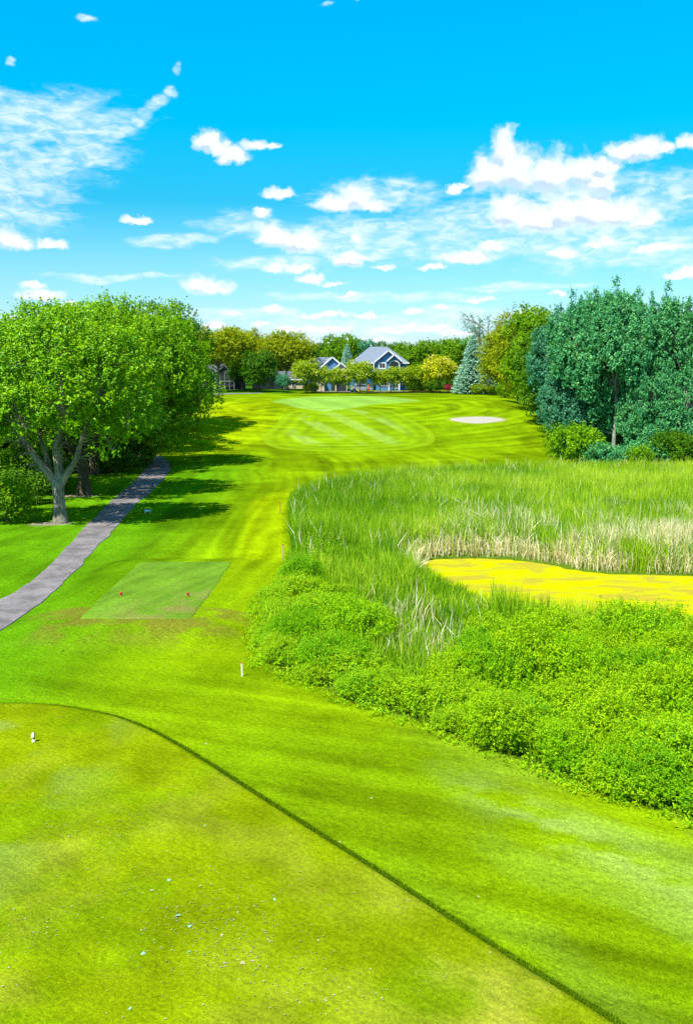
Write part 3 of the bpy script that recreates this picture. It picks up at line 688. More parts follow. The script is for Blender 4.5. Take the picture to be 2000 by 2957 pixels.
for i in range(90):   # fine bare twigs hanging round the fork
    pth, _ = LIMBS[i % 3]; k = r.integers(2, len(pth) - 1); a = Vector(pth[k]).lerp(Vector(pth[k - 1]), r.random())
    sgn = -1 if i % 3 == 0 else 1; d = Vector((sgn * r.uniform(0.3, 1.2), r.uniform(-1.3, 0.1), r.uniform(-0.1, 0.8))); L_ = r.uniform(0.6, 1.9)
    m1 = a + d * L_ * 0.5; m2 = m1 + Vector((sgn * 0.3, -0.1, r.uniform(-0.6, 0.3))) * L_ * 0.7
    mb.tube([a, m1, m2], [0.035, 0.022, 0.008], 4, False)
branches(mb, dat['c'], None, lob1, 130, r, 0.06)
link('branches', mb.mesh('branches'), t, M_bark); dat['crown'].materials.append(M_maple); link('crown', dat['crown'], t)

dA = tree_data(21, 15.5, 2.2, 7.0, 1300, 40, 0.42, 0.26, 0.55, 3.4, nl=15, spiky=0.6, nb=60)
dB = tree_data(22, 16.0, 0.4, 7.2, 1600, 40, 0.44, 0.28, 0.5, 3.2, nl=16, spiky=0.6, nb=60, under=-0.95)
L2 = G(245, 1430)
place_tree('maple_tree', dA, (L2[0], L2[1], 0), 'second maple with thick brown trunk just behind the forked maple', M_maple, M_brown, 0.4, (0.92, 0.92, 0.97), GL)
place_tree('maple_tree', dB, gpt(428, 98), 'maple with crown spreading furthest right over the shaded bend of the cart path', M_maple, M_brown, 1.0, (0.93, 0.93, 1.0), GL)
place_tree('maple_tree', dA, gpt(370, 112), 'maple behind the path bend forming the rounded top of the left row', M_maple, M_brown, 2.4, (1.0, 1.0, 1.05), GL)
place_tree('maple_tree', dB, gpt(492, 124), 'farthest maple of the left row, spiky twigs showing against the sky', M_dark, M_brown, 3.0, (0.8, 0.8, 1.02), GL)
place_tree('maple_tree', dA, gpt(-40, 78, 0), 'dark maple at the left edge behind the forked maple', M_maple, M_brown, 4.0, (0.95, 0.95, 0.92), GL)
place_tree('maple_tree', dB, gpt(150, 96, 0), 'maple filling the gap between forked maple and sky in the left wood', M_maple, M_brown, 5.0, (1.05, 1.05, 0.98), GL)
place_tree('maple_tree', dA, gpt(270, 90, 0), 'maple standing behind the thick brown trunk in the left wood', M_maple, M_brown, 1.7, (0.85, 0.85, 1.0), GL)

# ---- mid-distance trees (shared crowns)
dF1 = tree_data(31, 12.5, 4.8, 6.0, 900, 30, 0.50, 0.36, 0.30, 5.4, nl=14, flat=0.4, nb=30, sides=5, aspect=0.5)
dF2 = tree_data(32, 12.0, 1.6, 5.6, 900, 30, 0.45, 0.36, 0.30, 2.6, nl=14, flat=0.6, nb=25, sides=5)
dF3 = tree_data(33, 6.5, 1.7, 2.9, 420, 26, 0.32, 0.24, 0.10, 1.6, nl=9, nb=20, sides=5)
GB = 'trees round the houses behind the green'
def P_(name, d, u, y, H, label, lm, bm=M_brown, rz=0.0, wd=1.0, base=12.5, group=GB):
    s = H / base; return place_tree(name, d, gpt(u, y), label, lm, bm, rz, (s * wd, s * wd, s), group)
P_('locust_tree', dF1, 632, 196, 12.4, 'yellow green honey locust with bare trunk in front of the dark house', M_locust, M_bark, 0.3, 1.05)
P_('locust_tree', dF1, 828, 204, 11.8, 'golden green locust left of the garage roof', M_locust, M_bark, 2.0, 1.0)
P_('locust_tree', dF1, 700, 212, 12.6, 'locust tree between the two front locusts, slightly taller', M_locust, M_bark, 4.0, 0.9)
P_('round_tree', dF2, 748, 193, 8.4, 'dark green round tree in shade on the lawn left of the garage', M_dark, M_brown, 0.6, 0.95)
P_('round_tree', dF2, 700, 207, 8.2, 'dark green tree beside the porch of the dark house', M_dark, M_brown, 2.2, 0.9)
P_('round_tree', dF2, 560, 226, 12.5, 'dark tree at the left end of the dark house beside the maples', M_dark, M_brown, 3.2, 1.0)
P_('small_tree', dF3, 818, 191, 3.6, 'small dull green shrubby tree at the lawn edge left of the lilac row', M_teal, M_brown, 1.0, 0.85, 6.5)
P_('round_tree', dF2, 985, 262, 13.6, 'olive green tree behind the gap between the two blue houses', M_bright, M_brown, 0.9, 0.85)
P_('round_tree', dF2, 925, 275, 11.4, 'dull dark tree behind the garage roof', M_dark, M_brown, 1.9, 0.9)
P_('round_tree', dF2, 1045, 280, 12.8, 'greyish tree just left of the blue house roof', M_teal, M_brown, 2.9, 0.9)
P_('round_tree', dF2, 1115, 300, 12.4, 'treetop peeping over the ridge of the blue house', M_dark, M_brown, 3.9, 0.9)
P_('round_tree', dF2, 1195, 214, 10.6, 'leafy green tree touching the right side of the blue house', M_bright, M_brown, 0.2, 0.95)
P_('round_tree', dF2, 1260, 219, 11.0, 'green tree right behind the golden flowering tree', M_bright, M_brown, 1.3, 1.0)
P_('round_tree', dF2, 1330, 226, 11.6, 'green tree left of the blue spruces', M_bright, M_brown, 2.4, 1.0)
P_('round_tree', dF2, 1385, 232, 12.4, 'olive tree whose top shows above the blue spruces', M_locust, M_brown, 2.8, 0.9)
for i, (u, y, H, lm, lab) in enumerate([(590, 250, 13.5, M_dark, 'dark tree behind the dark house roof'), (660, 258, 12.5, M_dark, 'dark tree behind the screened porch'), (735, 252, 12.0, M_dark, 'dark tree deep behind the shaded round tree'), (800, 262, 12.6, M_locust, 'olive tree behind the golden locust'),
        (870, 268, 11.0, M_dark, 'dark tree left of the garage roof, far behind'), (960, 300, 11.4, M_teal, 'bluish far tree right of the garage ridge'), (1160, 290, 11.0, M_dark, 'far tree right of the blue house roof'), (1290, 262, 12.0, M_bright, 'far green tree above the golden tree'), (1420, 250, 13.5, M_locust, 'far olive tree under the bare tree')]):
    P_('round_tree', dF2, u, y, H, lab, lm, M_brown, i * 0.7, 1.1)
# lilacs with cream flower heads in a row
def lilac(u, y, H, label, gold=False, wd=1.0, rz=0.0, flowers=150, seed=0):
    t = P_('lilac_tree', dF3, u, y, H, label, M_gold if gold else M_lilac, M_brown, rz, wd, 6.5, 'small flowering trees in the mulch bed behind the green')
    r = np.random.default_rng(seed); c = dF3['c']; top = c[(c[:, 2] > 2.6)]; k = r.choice(len(top), min(flowers, len(top)), replace=False)
    ctr = (top[k][:, None, :] * np.array([1.06, 1.06, 1.03]) + r.normal(0, 0.10, (len(k), 14, 3))).reshape(-1, 3)
    V, Fq, tt = leaves(ctr, 0.20, np.clip(r.normal(0.5, 0.25, len(ctr)), 0, 1), r, aspect=0.9)
    o = link('blossom', mesh_np('blossom', V, Fq, {'tint': tt}), t, M_flower); return t
lilac(882, 190, 6.4, 'cream flowering tree at the left end of the row beside the garage wall', wd=1.0, flowers=110, seed=1)
lilac(928, 191, 5.0, 'low bushy tree in front of the garage, second in the row', wd=1.0, rz=1, flowers=60, seed=2)
lilac(975, 191, 4.8, 'small tree before the dark garage opening with few blossoms', wd=1.0, rz=2, flowers=50, seed=3)
lilac(1038, 190, 6.2, 'tallest flowering tree with yellowish top in front of the blue house', wd=1.05, rz=3, flowers=80, seed=4)
lilac(1097, 191, 4.6, 'thin flowering tree below the blue house windows', wd=0.9, rz=4, flowers=60, seed=5)
lilac(1128, 192, 4.9, 'spreading tree with three thin stems below the arched window', wd=1.0, rz=5, flowers=25, seed=6)
lilac(1165, 193, 5.0, 'plain green small tree right of the arched window', wd=1.0, rz=0.5, flowers=12, seed=7)
lilac(1210, 193, 5.2, 'green small tree left of the golden tree', wd=1.05, rz=1.5, flowers=12, seed=8)
lilac(1268, 190, 7.0, 'golden yellow tree with dense cream blossom at the right end of the row', gold=True, wd=1.05, rz=2.5, flowers=170, seed=9)
lilac(1312, 194, 5.2, 'green small tree between golden tree and blue spruce', wd=0.9, rz=3.5, flowers=10, seed=10)

# ---- blue spruces
def spruce_data(seed, H, Rr):
    r = np.random.default_rng(seed); pts = []; dirs = []; tint = []; mb = MB()
    mb.tube([(0,0,-0.1),(0,0,H*0.5),(0,0,H*0.98)], [0.22,0.13,0.02], 7)
    z = 0.5
    while z < H - 0.2:
        rr = Rr * (1 - z / H) ** 0.85 * r.uniform(0.92, 1.08) + 0.12; nb = int(9 + rr * 5)
        for k in range(nb):
            a = 2 * math.pi * (k + r.random()) / nb; L_ = rr * r.uniform(0.75, 1.12); m = max(6, int(L_ * 26))
            t = r.random(m) ** 0.6; wdt = 0.30 * (1 - 0.5 * t)
            lat = r.normal(0, 1, m) * wdt * 0.6
            x = math.cos(a) * L_ * t - math.sin(a) * lat; y = math.sin(a) * L_ * t + math.cos(a) * lat
            zz = z - 0.30 * L_ * t + 0.22 * L_ * t ** 3 + r.normal(0, 0.05, m)
            pts.append(np.column_stack([x, y, zz])); dirs.append(np.tile([math.cos(a), math.sin(a), 0.15], (m, 1))); tint.append(np.clip(0.25 + 0.5 * t + r.normal(0, 0.15, m), 0, 1))
        z += r.uniform(0.26, 0.36) * (0.6 + 0.4 * (1 - z / H)) 
    pts = np.vstack(pts); V, Fq, tt = leaves(pts, 0.30, np.concatenate(tint), r, up=1.2, aspect=0.35, dirb=np.vstack(dirs) * 1.2)
    return dict(trunk=mb.mesh('trunk', True), crown=mesh_np('crown', V, Fq, {'tint': tt}))
ds = spruce_data(3, 11.2, 3.0)
def spruce(u, y, H, label, wd=1.0, rz=0.0, m=None):
    t = thing('spruce_tree', label, 'tree', gpt(u, y), rz, 'blue spruces behind the green', (H / 11.2 * wd, H / 11.2 * wd, H / 11.2))
    for k, mm in (('trunk', M_brown), ('crown', M_spruce)): link(k, ds[k], t, mm)
spruce(1360, 186, 11.0, 'tall silvery blue spruce with broad skirt behind the right end of the green', 1.3)
spruce(1394, 189, 10.4, 'slimmer blue spruce just right of the broad one', 1.0, 1.0)
spruce(1410, 185, 5.6, 'small dark spruce under the tall spruces', 1.0, 2.0)
spruce(1002, 245, 10.4, 'small blue spruce far behind between the two blue houses', 1.1, 2.0)

# ---- bare-ish tree above the spruces
r = np.random.default_rng(77)
t = thing('bare_tree', 'half bare grey tree with sparse leaves rising above the spruces', 'tree', gpt(1412, 208), 0, None, 1.28)
mb = MB(); trunk_tube(mb, 9.5, 0.26, r); link('trunk', mb.mesh('trunk', True), t, M_bark); mb = MB(); tips = []
def grow(a, d, L_, rad, lv):
    b = a + d * L_; m = a.lerp(b, 0.5) + Vector(tuple(r.normal(0, 0.07 * L_, 3))); mb.tube([a, m, b], [rad, rad * 0.8, rad * 0.55], 5, False)
    if lv == 0: tips.append(tuple(b)); return
    for _ in range(3 + (lv == 1)): grow(m.lerp(b, r.random()), (d + Vector(tuple(r.normal(0, 0.55, 3))) + Vector((0, 0, 0.12))).normalized(), L_ * r.uniform(0.55, 0.8), rad * 0.55, lv - 1)
for _ in range(8): grow(Vector((0, 0, r.uniform(5, 9.4))), Vector(tuple(r.normal(0, 0.6, 2)) + (0.8,)).normalized(), 3.0, 0.12, 3)
link('branches', mb.mesh('branches'), t, M_bark); tp = np.array(tips); pts = np.repeat(tp, 5, 0) + r.normal(0, 0.25, (len(tp) * 5, 3))
V, Fq, tt = leaves(pts, 0.26, np.clip(r.normal(0.5, 0.2, len(pts)), 0, 1), r); link('crown', mesh_np('crown', V, Fq, {'tint': tt}), t, M_teal)

# ---- right side: olive-green trees then cottonwoods
dG = tree_data(41, 15.5, 0.2, 5.8, 1100, 34, 0.42, 0.32, 0.4, 3.0, nl=16, nb=40, sides=6, flat=0.8, droop=0.15)
GRt = 'broadleaf trees right of the bunker'
place_tree('elm_tree', dG, gpt(1495, 158), 'olive green elm directly right of the blue spruces', M_locust, M_brown, 0.0, (0.82, 0.82, 0.98), GRt)
place_tree('elm_tree', dG, gpt(1545, 143), 'drooping green elm behind the bunker end, its shade on the slope', M_bright, M_brown, 2.0, (0.9, 0.9, 1.0), GRt)
place_tree('elm_tree', dG, gpt(1445, 178), 'farthest elm of the right row beside the spruces', M_locust, M_brown, 1.2, (0.72, 0.72, 0.80), GRt)
place_tree('elm_tree', dG, gpt(1590, 130), 'dark green elm joining the cottonwoods, foliage hanging to the grass', M_dark, M_brown, 3.4, (0.8, 0.8, 0.86), GRt)
def poplar_lobes(r, H, Rr, bot):
    out = []
    for i in range(34):
        a = i * 2.399; z = bot + (H * 0.86 - bot) * ((i * 0.618) % 1.0); k = 1 - 0.42 * (z / H) ** 2; rr = Rr * k * r.uniform(0.25, 0.88)
        out.append((math.cos(a) * rr, math.sin(a) * rr, z, Rr * r.uniform(0.17, 0.25), Rr * r.uniform(0.17, 0.25), Rr * r.uniform(0.38, 0.55)))
    for i in range(20):     # upright leaders at the top
        a = i * 2.399; rr = Rr * 0.86 * math.sqrt((i + 0.3) / 20); h = H - 3.6 * (rr / Rr) ** 1.6 - r.uniform(0, 2.4)
        out.append((math.cos(a) * rr, math.sin(a) * rr, h - 3.0, 0.55, 0.55, 2.0))
        for j in range(3): out.append((math.cos(a) * rr, math.sin(a) * rr, h - 1.7 + j * 0.75, 0.30 - 0.06 * j, 0.30 - 0.06 * j, 0.85))
    return out
def poplar_data(seed, H, Rr, bot, ncl=2900, per=32):
    r = np.random.default_rng(seed); return tree_data(seed, H, bot, Rr, ncl, per, 0.22, 0.19, 0.26, H * 0.5, lobes=poplar_lobes(r, H, Rr, bot), nb=80, sides=6, flat=1.3, spiky=1.1, up=0.2, aspect=0.75, core=0.55, under=-0.8)
dP1 = poplar_data(51, 18.2, 5.0, 1.4); dP2 = poplar_data(52, 18.2, 4.6, 3.4); dP3 = poplar_data(53, 12.5, 4.4, 0.4, 1900)
GP = 'cottonwoods beyond the cattails on the right'
PL = [(dP2, 1625, 108, 0.93, 'bluish leftmost cottonwood leaning over the fairway edge', M_teal, 0.2, 1.0),
 (dP1, 1700, 104, 0.98, 'cottonwood with wide fissured trunk second from left', M_poplar, 1.2, 1.0),
 (dP2, 1772, 101, 0.97, 'cottonwood with straight pale trunk showing down to the ground', M_poplar, 2.2, 0.95),
 (dP1, 1835, 105, 0.98, 'tall cottonwood right of the pale trunk', M_poplar, 3.4, 1.0),
 (dP2, 1905, 103, 0.95, 'tallest cottonwood with twin pointed leaders near the right edge', M_poplar, 4.4, 1.0),
 (dP1, 1990, 101, 0.93, 'cottonwood cut by the right edge of the frame', M_poplar, 5.2, 1.0),
 (dP2, 2080, 104, 0.95, 'cottonwood whose outer twigs reach in at the very right edge', M_poplar, 0.9, 1.0),
 (dP3, 1660, 116, 1.0, 'lower cottonwood filling behind the leftmost trunks', M_teal, 1.9, 1.1),
 (dP3, 1800, 114, 1.0, 'lower leafy cottonwood behind the pale trunk', M_poplar, 2.9, 1.1),
 (dP3, 1930, 112, 1.05, 'lower leafy cottonwood behind the tallest one', M_poplar, 3.9, 1.15),
 (dP3, 2040, 112, 1.05, 'lower cottonwood cut by the right edge, behind the tall ones', M_poplar, 4.7, 1.15),
 (dP3, 1872, 99, 0.85, 'young cottonwood with bright leaves in front of the others', M_poplar, 5.9, 0.9),
 (dP3, 1735, 104, 0.8, 'young cottonwood left of the pale trunk, leafy to the ground', M_poplar, 2.6, 1.1),
 (dP3, 1820, 104.5, 0.85, 'young cottonwood right of the pale trunk, leafy to the ground', M_poplar, 4.1, 1.1),
 (dP3, 1640, 105, 0.75, 'young bluish cottonwood at the left foot of the group', M_teal, 1.6, 1.1),
 (dP3, 1965, 98, 0.8, 'young pale green cottonwood low at the right edge', M_poplar, 0.6, 0.95)]
for d_, u, y, s, lab, lm, rz, wd in PL: place_tree('cottonwood_tree', d_, gpt(u, y), lab, lm, M_pale, rz, (s * wd, s * wd, s), GP)
# extra visible pale stems, each a tree of its own with thin crown
for u, y, h in ((1768, 99.0, 9.5),):
    pass

# ---- shrubs
def shrub_data(seed, H, Rr, ncl, per, sig, ls, stems=9):
    r = np.random.default_rng(seed); lobes = [(0, 0, H * 0.5, Rr * 0.75, Rr * 0.75, H * 0.5)]
    for i in range(7):
        a = i * 2.399; rr = Rr * 0.6 * r.uniform(0.6, 1); lr = Rr * r.uniform(0.32, 0.48); lobes.append((math.cos(a) * rr, math.sin(a) * rr, H * r.uniform(0.35, 0.72), lr, lr, H * r.uniform(0.24, 0.34)))
    pts, out, tint, c = crown_points(lobes, ncl, per, sig, r, 0.4, core=0.6, flat=0.9, under=-0.5)
    m = pts[:, 2] > 0.02; pts, out, tint = pts[m], out[m], tint[m]
    V, Fq, tt = leaves(pts, ls, tint, r, up=0.5, out=out, aspect=0.42)
    mb = MB()
    for i in range(stems):
        a = r.uniform(0, 6.28); q_ = c[r.integers(len(c))]; mb.tube([(math.cos(a) * 0.1, math.sin(a) * 0.1, -0.1), (q_[0] * 0.5, q_[1] * 0.5, q_[2] * 0.6), tuple(q_)], [0.03, 0.02, 0.008], 4, False)
    return dict(crown=mesh_np('leaves', V, Fq, {'tint': tt}), stems=mb.mesh('stems'))
SH = [shrub_data(61, 1.9, 1.7, 420, 36, 0.15, 0.085), shrub_data(62, 1.6, 1.8, 440, 36, 0.16, 0.08), shrub_data(63, 2.2, 1.6, 420, 36, 0.15, 0.09)]
SF = [shrub_data(64, 3.0, 2.2, 260, 26, 0.28, 0.24), shrub_data(65, 2.4, 2.4, 260, 26, 0.28, 0.24)]
def shrub(d, loc, label, m_, rz, sc, group, cat='shrub', name='shrub'):
    t = thing(name, label, cat, loc, rz, group, sc)
    for k, mm in (('stems', M_brown), ('crown', m_)):
        me = d[k]
        if not me.materials: me.materials.append(mm)
        o = link('leaves' if k == 'crown' else 'stems', me, t)
        if me.materials[0] != mm: o.material_slots[0].link = 'OBJECT'; o.material_slots[0].material = mm
    return t
GS1 = 'shrubs along the foot of the cottonwoods'
for i, (u, y, s, m_, lab) in enumerate([(1655, 95, 1.25, M_maple, 'rounded lime green shrub at the left end, beside the cattails'), (1700, 97, 0.95, M_maple, 'yellow green shrub right behind the rounded lime one'), (1735, 93, 0.8, M_poplar, 'low teal shrub below the pale trunk'),
        (1790, 94, 0.85, M_poplar, 'low bushy shrub right of the pale trunk'), (1840, 93, 0.7, M_maple, 'small bright shrub half hidden by cattails'), (1885, 95, 1.0, M_poplar, 'dark leafy shrub under the tallest cottonwood'), (1940, 94, 1.1, M_dark, 'dark shrub near the right edge under the trees'), (1995, 94, 1.2, M_dark, 'dark shrub cut by the right edge'),
        (1640, 112, 0.9, M_bright, 'bright shrub at the fairway edge behind the rounded one'), (1600, 122, 0.8, M_bright, 'shrub under the drooping elm'), (1455, 172, 0.75, M_bright, 'small yellow green bush at the top of the slope by the elms'), (1420, 183, 0.6, M_lilac, 'low yellow bush beside the small dark spruce'), (1375, 183, 0.6, M_lilac, 'yellow green bush in front of the spruces'), (900, 194, 0.7, M_lilac, 'clipped yellow green bush beside the garage wall'),
        (1340, 196, 0.7, M_dark, 'dark bush between golden tree and spruce'), (1250, 199, 0.8, M_dark, 'dark bush behind the golden tree trunk'), (1190, 200, 0.8, M_dark, 'dark bush behind the plain green small tree'), (1220, 202, 0.9, M_dark, 'dark bush left of the golden tree trunk')]):
    shrub(SF[i % 2], gpt(u, y), lab, m_, i * 1.1, s, GS1 if i < 9 else 'garden bushes behind the green')
GS2 = 'undergrowth shrubs in the left wood'
for i, (u, y, s, lab) in enumerate([(15, 62, 0.8, 'dark shrub at the left edge nearest the path'), (60, 70, 0.9, 'dark shrub left of the forked maple, behind the white stake'), (110, 80, 1.0, 'shrub behind the forked maple'),
        (20, 76, 1.2, 'tall dark shrub at the left edge'), (175, 92, 1.2, 'shrub behind the thick brown trunk'), (300, 104, 1.1, 'shrub left of the path bend'), (90, 92, 1.4, 'large dark shrub deep in the left wood'), (380, 116, 1.2, 'dark shrub beyond the path bend'), (230, 108, 1.4, 'large shrub deep behind the maples'), (395, 97, 0.9, 'leafy shrub hiding the trunk at the path bend'), (150, 76, 0.8, 'leafy shrub between the two nearest trunks'), (320, 92, 0.9, 'leafy shrub just left of the path before the bend'), (45, 66, 0.6, 'low bright shrub left of the forked maple')]):
    shrub(SF[i % 2], gpt(u, y), lab, M_dark if i % 3 else M_bright, i * 0.9, s, GS2)
# willow thicket in the marsh, front right
r = np.random.default_rng(99)
def in_marsh(n, box, dmin, cond=None, seed=0):
    rr = np.random.default_rng(seed); x = rr.uniform(box[0], box[1], n); y = rr.uniform(box[2], box[3], n); d = polyd(x, y, marsh); dp = polyd(x, y, pond)
    k = (d < -dmin) & (dp > 0.1)
    if cond is not None: k &= cond(x, y)
    return x[k], y[k], d[k]
# the shrub belt: everything nearer than this line
belt = np.array([G(*p) for p in [(690,1960),(715,1720),(840,1665),(960,1720),(1060,1800),(1075,1895),(1200,1975),(1340,1910),(1440,1850),(1700,1885),(1880,1890),(2150,1885),(2600,1900),(2700,2500),(1900,2500),(1200,2200)]])
left_clump = np.array([G(*p) for p in [(735,1760),(830,1620),(900,1640),(1030,1700),(1050,1760),(900,1790),(760,1900)]])
cand = []
gxx, gyy = np.meshgrid(np.arange(-9, 26, 1.08), np.arange(19, 47, 1.08)); gxx = gxx.ravel() + r.uniform(-0.6, 0.6, gxx.size); gyy = gyy.ravel() + r.uniform(-0.6, 0.6, gyy.size)
dm = polyd(gxx, gyy, marsh); db = polyd(gxx, gyy, belt); dp = polyd(gxx, gyy, pond)
uu = U0 + F * gxx / gyy
vis = (dm < -0.75) & (db < 0.0) & (dp > 0.9) & (uu < 2200) & (uu > 500)
k = 0
MS = 'willow shrubs massed between the mown grass and the pond'
for x, y, d_ in zip(gxx[vis], gyy[vis], dm[vis]):
    u_ = U0 + F * x / y; s = r.uniform(0.62, 0.95) * (0.62 + 0.38 * min(1, -d_ / 3)); 
    if u_ > 1350 : s *= 1.12
    if r.random() < 0.08: continue
    if u_ < 1060: lab, MS = ('lime green willow shrub in the rounded clump beside the fairway, left of the reeds', 'willow shrubs in the left clump')
    elif d_ > -2.2: lab, MS = ('lime green willow shrub in the front row right along the mown grass', 'willow shrubs in the front row by the mown grass')
    elif polyd(np.array([x]), np.array([y]), pond)[0] < 4: lab, MS = ('lime green willow shrub in the back row against the duckweed pond', 'willow shrubs in the back row by the pond')
    elif u_ > 1800: lab, MS = ('lime green willow shrub in the thicket at the right edge of the frame', 'willow shrubs at the right edge')
    else: lab, MS = ('lime green willow shrub in the middle of the thicket, between front row and pond', 'willow shrubs in the middle of the thicket')
    shrub(SH[k % 3], (x, y, T1(x, y) - 0.05), lab, (M_shrub, M_weed, M_shrub2, M_shrub3)[r.choice(4, p=[0.38, 0.22, 0.26, 0.14])], r.uniform(0, 6.28), (s * r.uniform(0.85, 1.1), s * r.uniform(0.85, 1.1), s * r.uniform(0.66, 0.95) * (1.22 if u_ > 1180 and d_ < -2.5 else 1.0) * (1.3 if r.random() < 0.10 else 1.0)), MS, name='willow_shrub'); k += 1
print('willow shrubs', k)

# ------------------------------------------------------------------ marsh: weeds, reeds, dead reeds (stuff)
def blades(x, y, z, h, wd, lean, tint, r, dirx=None):
    """bent tapered blades, 3 levels"""
    n = len(x); a = r.uniform(0, 2 * np.pi, n); ux, uy = np.cos(a), np.sin(a); b = r.uniform(0, 2 * np.pi, n) if dirx is None else dirx
    lx, ly = np.cos(b) * lean * h, np.sin(b) * lean * h; base = np.stack([x, y, z], 1); V = np.zeros((n, 5, 3))
    for i, (t, wt) in enumerate(((0, 0.8), (0.55, 1.0))):
        c = base + np.stack([lx * t * t, ly * t * t, h * t], 1)
        V[:, 2 * i] = c - np.stack([ux, uy, 0 * ux], 1) * (wd * wt / 2)[:, None]; V[:, 2 * i + 1] = c + np.stack([ux, uy, 0 * ux], 1) * (wd * wt / 2)[:, None]
    V[:, 4] = base + np.stack([lx, ly, h * (1 - 0.25 * lean)], 1)
    k = np.arange(n)[:, None] * 5
    return V.reshape(-1, 3), [k + np.array([[0, 1, 3, 2]]), k + np.array([[2, 3, 4]])], np.repeat(tint, 5)
def stuff_mesh(name, parts, m_, label, cat):
    V = []; F4 = []; F3 = []; tt = []; o = 0
    for v, f, t_ in parts:
        V.append(v); tt.append(t_)
        for g in (f if isinstance(f, list) else [f]): (F4 if g.shape[1] == 4 else F3).append(g + o)
        o += len(v)
    me = mesh_np(name, np.vstack(V), ([np.vstack(F4)] if F4 else []) + ([np.vstack(F3)] if F3 else []), {'tint': np.concatenate(tt)})
    return tag(link(name, me, None, m_), label, cat, kind='stuff')
def pxu(x, y, z=0.0):
    c, s_ = math.cos(PITCH), math.sin(PITCH); dz = z - CAMZ; f_ = y * c - dz * s_; return U0 + F * x / f_, V0 - F * (y * s_ + dz * c) / f_
r = np.random.default_rng(200)
x, y, d = in_marsh(560000, (-9, 44, 22, 100), 0.15, None, 201)
u_, v_ = pxu(x, y); db = polyd(x, y, belt)
dpp = polyd(x, y, pond); straw = np.exp(-((v_ - 1592) / 30) ** 2) * ss(u_, 1380, 1700) * ss(fbm(x / 2.2, y / 2.2, 305, 4), 0.35, 0.6)
keep = (u_ < 2120) & (r.random(len(x)) > 0.85 * straw) & ~((dpp < 1.25) & (y > 48) & (r.random(len(x)) < np.where(u_ < 1560, 0.85, 0.45))) & ((db > -0.3) | (r.random(len(x)) < 0.035))
x, y, d, u_, v_, db = x[keep], y[keep], d[keep], u_[keep], v_[keep], db[keep]
patch = fbm(x / 5, y / 5, 301, 4)
h = r.uniform(1.35, 2.2, len(x)) * (0.6 + 0.4 * np.clip(-d / 1.5, 0, 1)) * (0.75 + 0.5 * patch)
dpk = polyd(x, y, pond)
h *= np.where((y < 52) & (dpk > 3), 0.72, 0.92)
h[db < -0.3] *= 1.1; h[(u_ > 1190) & (u_ < 1420) & (y < 50) & (dpk < 6)] *= 0.62
tint = np.clip(0.42 + 1.1 * (patch - 0.5) + 0.8 * (fbm(x / 1.2, y / 1.2, 311, 2) - 0.5) + r.normal(0, 0.28, len(x)) + 0.15 * ss(y, 60, 90), 0, 1)
tint[(y < 52)] -= 0.08; tint -= 0.30 * (1 - ss(u_, 950, 1350)) * ss(y, 46, 56); tint = np.clip(tint, 0, 1)
z = T(x, y) - 0.05
stuff_mesh('cattail_reeds', [blades(x, y, z, h, r.uniform(0.022, 0.046, len(x)), np.abs(r.normal(0, 0.24, len(x))), np.clip(tint, 0, 1), r)], M_reed, 'tall green cattail and reed bed surrounding the duckweed pond', 'reeds')
# dead tan reeds
parts = []
xx, yy, d = in_marsh(420000, (-4, 44, 30, 96), 0.4, None, 203); u_, v_ = pxu(xx, yy); dp = polyd(xx, yy, pond)
pn = fbm(xx / 2.2, yy / 2.2, 305, 4); pn2 = fbm(xx / 6, yy / 6, 306, 3)
pr = np.zeros(len(xx))
pr += 1.6 * np.exp(-(dp / 1.1) ** 2) * (yy > 48.5) * (0.35 * ss(pn, 0.3, 0.55) + 0.65 * (u_ < 1560))
pr += 0.55 * 5 * np.exp(-((v_ - 1592) / 30) ** 2) * ss(u_, 1380, 1700) * ss(pn, 0.35, 0.6)
pr += 0.45 * np.exp(-((v_ - 1550) / 55) ** 2) * ss(u_, 1120, 1300) * ss(pn, 0.5, 0.68)
pr += 0.35 * 1.6 * np.exp(-((v_ - 1780) / 40) ** 2 - ((u_ - 1150) / 80) ** 2) * ss(pn, 0.4, 0.6)
pr += 0.55 * 1.3 * np.exp(-((v_ - 1880) / 32) ** 2 - ((u_ - 1260) / 140) ** 2) * ss(pn, 0.35, 0.6)
pr += 0.018 + 0.05 * ss(yy, 62, 80) * ss(pn, 0.4, 0.7)
dbb = polyd(xx, yy, belt); pr = np.where(dbb < 0.0, 0.008 * (u_ > 1150), pr)
k = (r.random(len(xx)) < np.minimum(pr * 0.62, 0.9)) & (u_ < 2120) & (dp > 0.05)
xx, yy, dp = xx[k], yy[k], dp[k]; n = len(xx); print('dead reeds', n)
band = dp < 1.3
hh = r.uniform(1.2, 2.2, n) * np.where(yy < 50, 0.72, 1.0); hh[band] = r.uniform(0.45, 1.45, band.sum()); ln = np.abs(r.normal(0, 0.35, n)); ln[band] = np.abs(r.normal(0, 0.55, band.sum()))
dk = polyd(xx, yy, belt) < 0; hh[dk] = r.uniform(1.5, 2.3, dk.sum()); ln[dk] *= 0.5
tn = np.clip(r.normal(0.55, 0.28, n), 0, 1); tn[dk] *= 0.3
parts.append(blades(xx, yy, T(xx, yy), hh, r.uniform(0.02, 0.045, n), ln, tn, r))
stuff_mesh('dead_reeds', parts, M_dead, 'pale tan dead reed stalks along the far bank of the pond and scattered among the cattails', 'dead reeds')
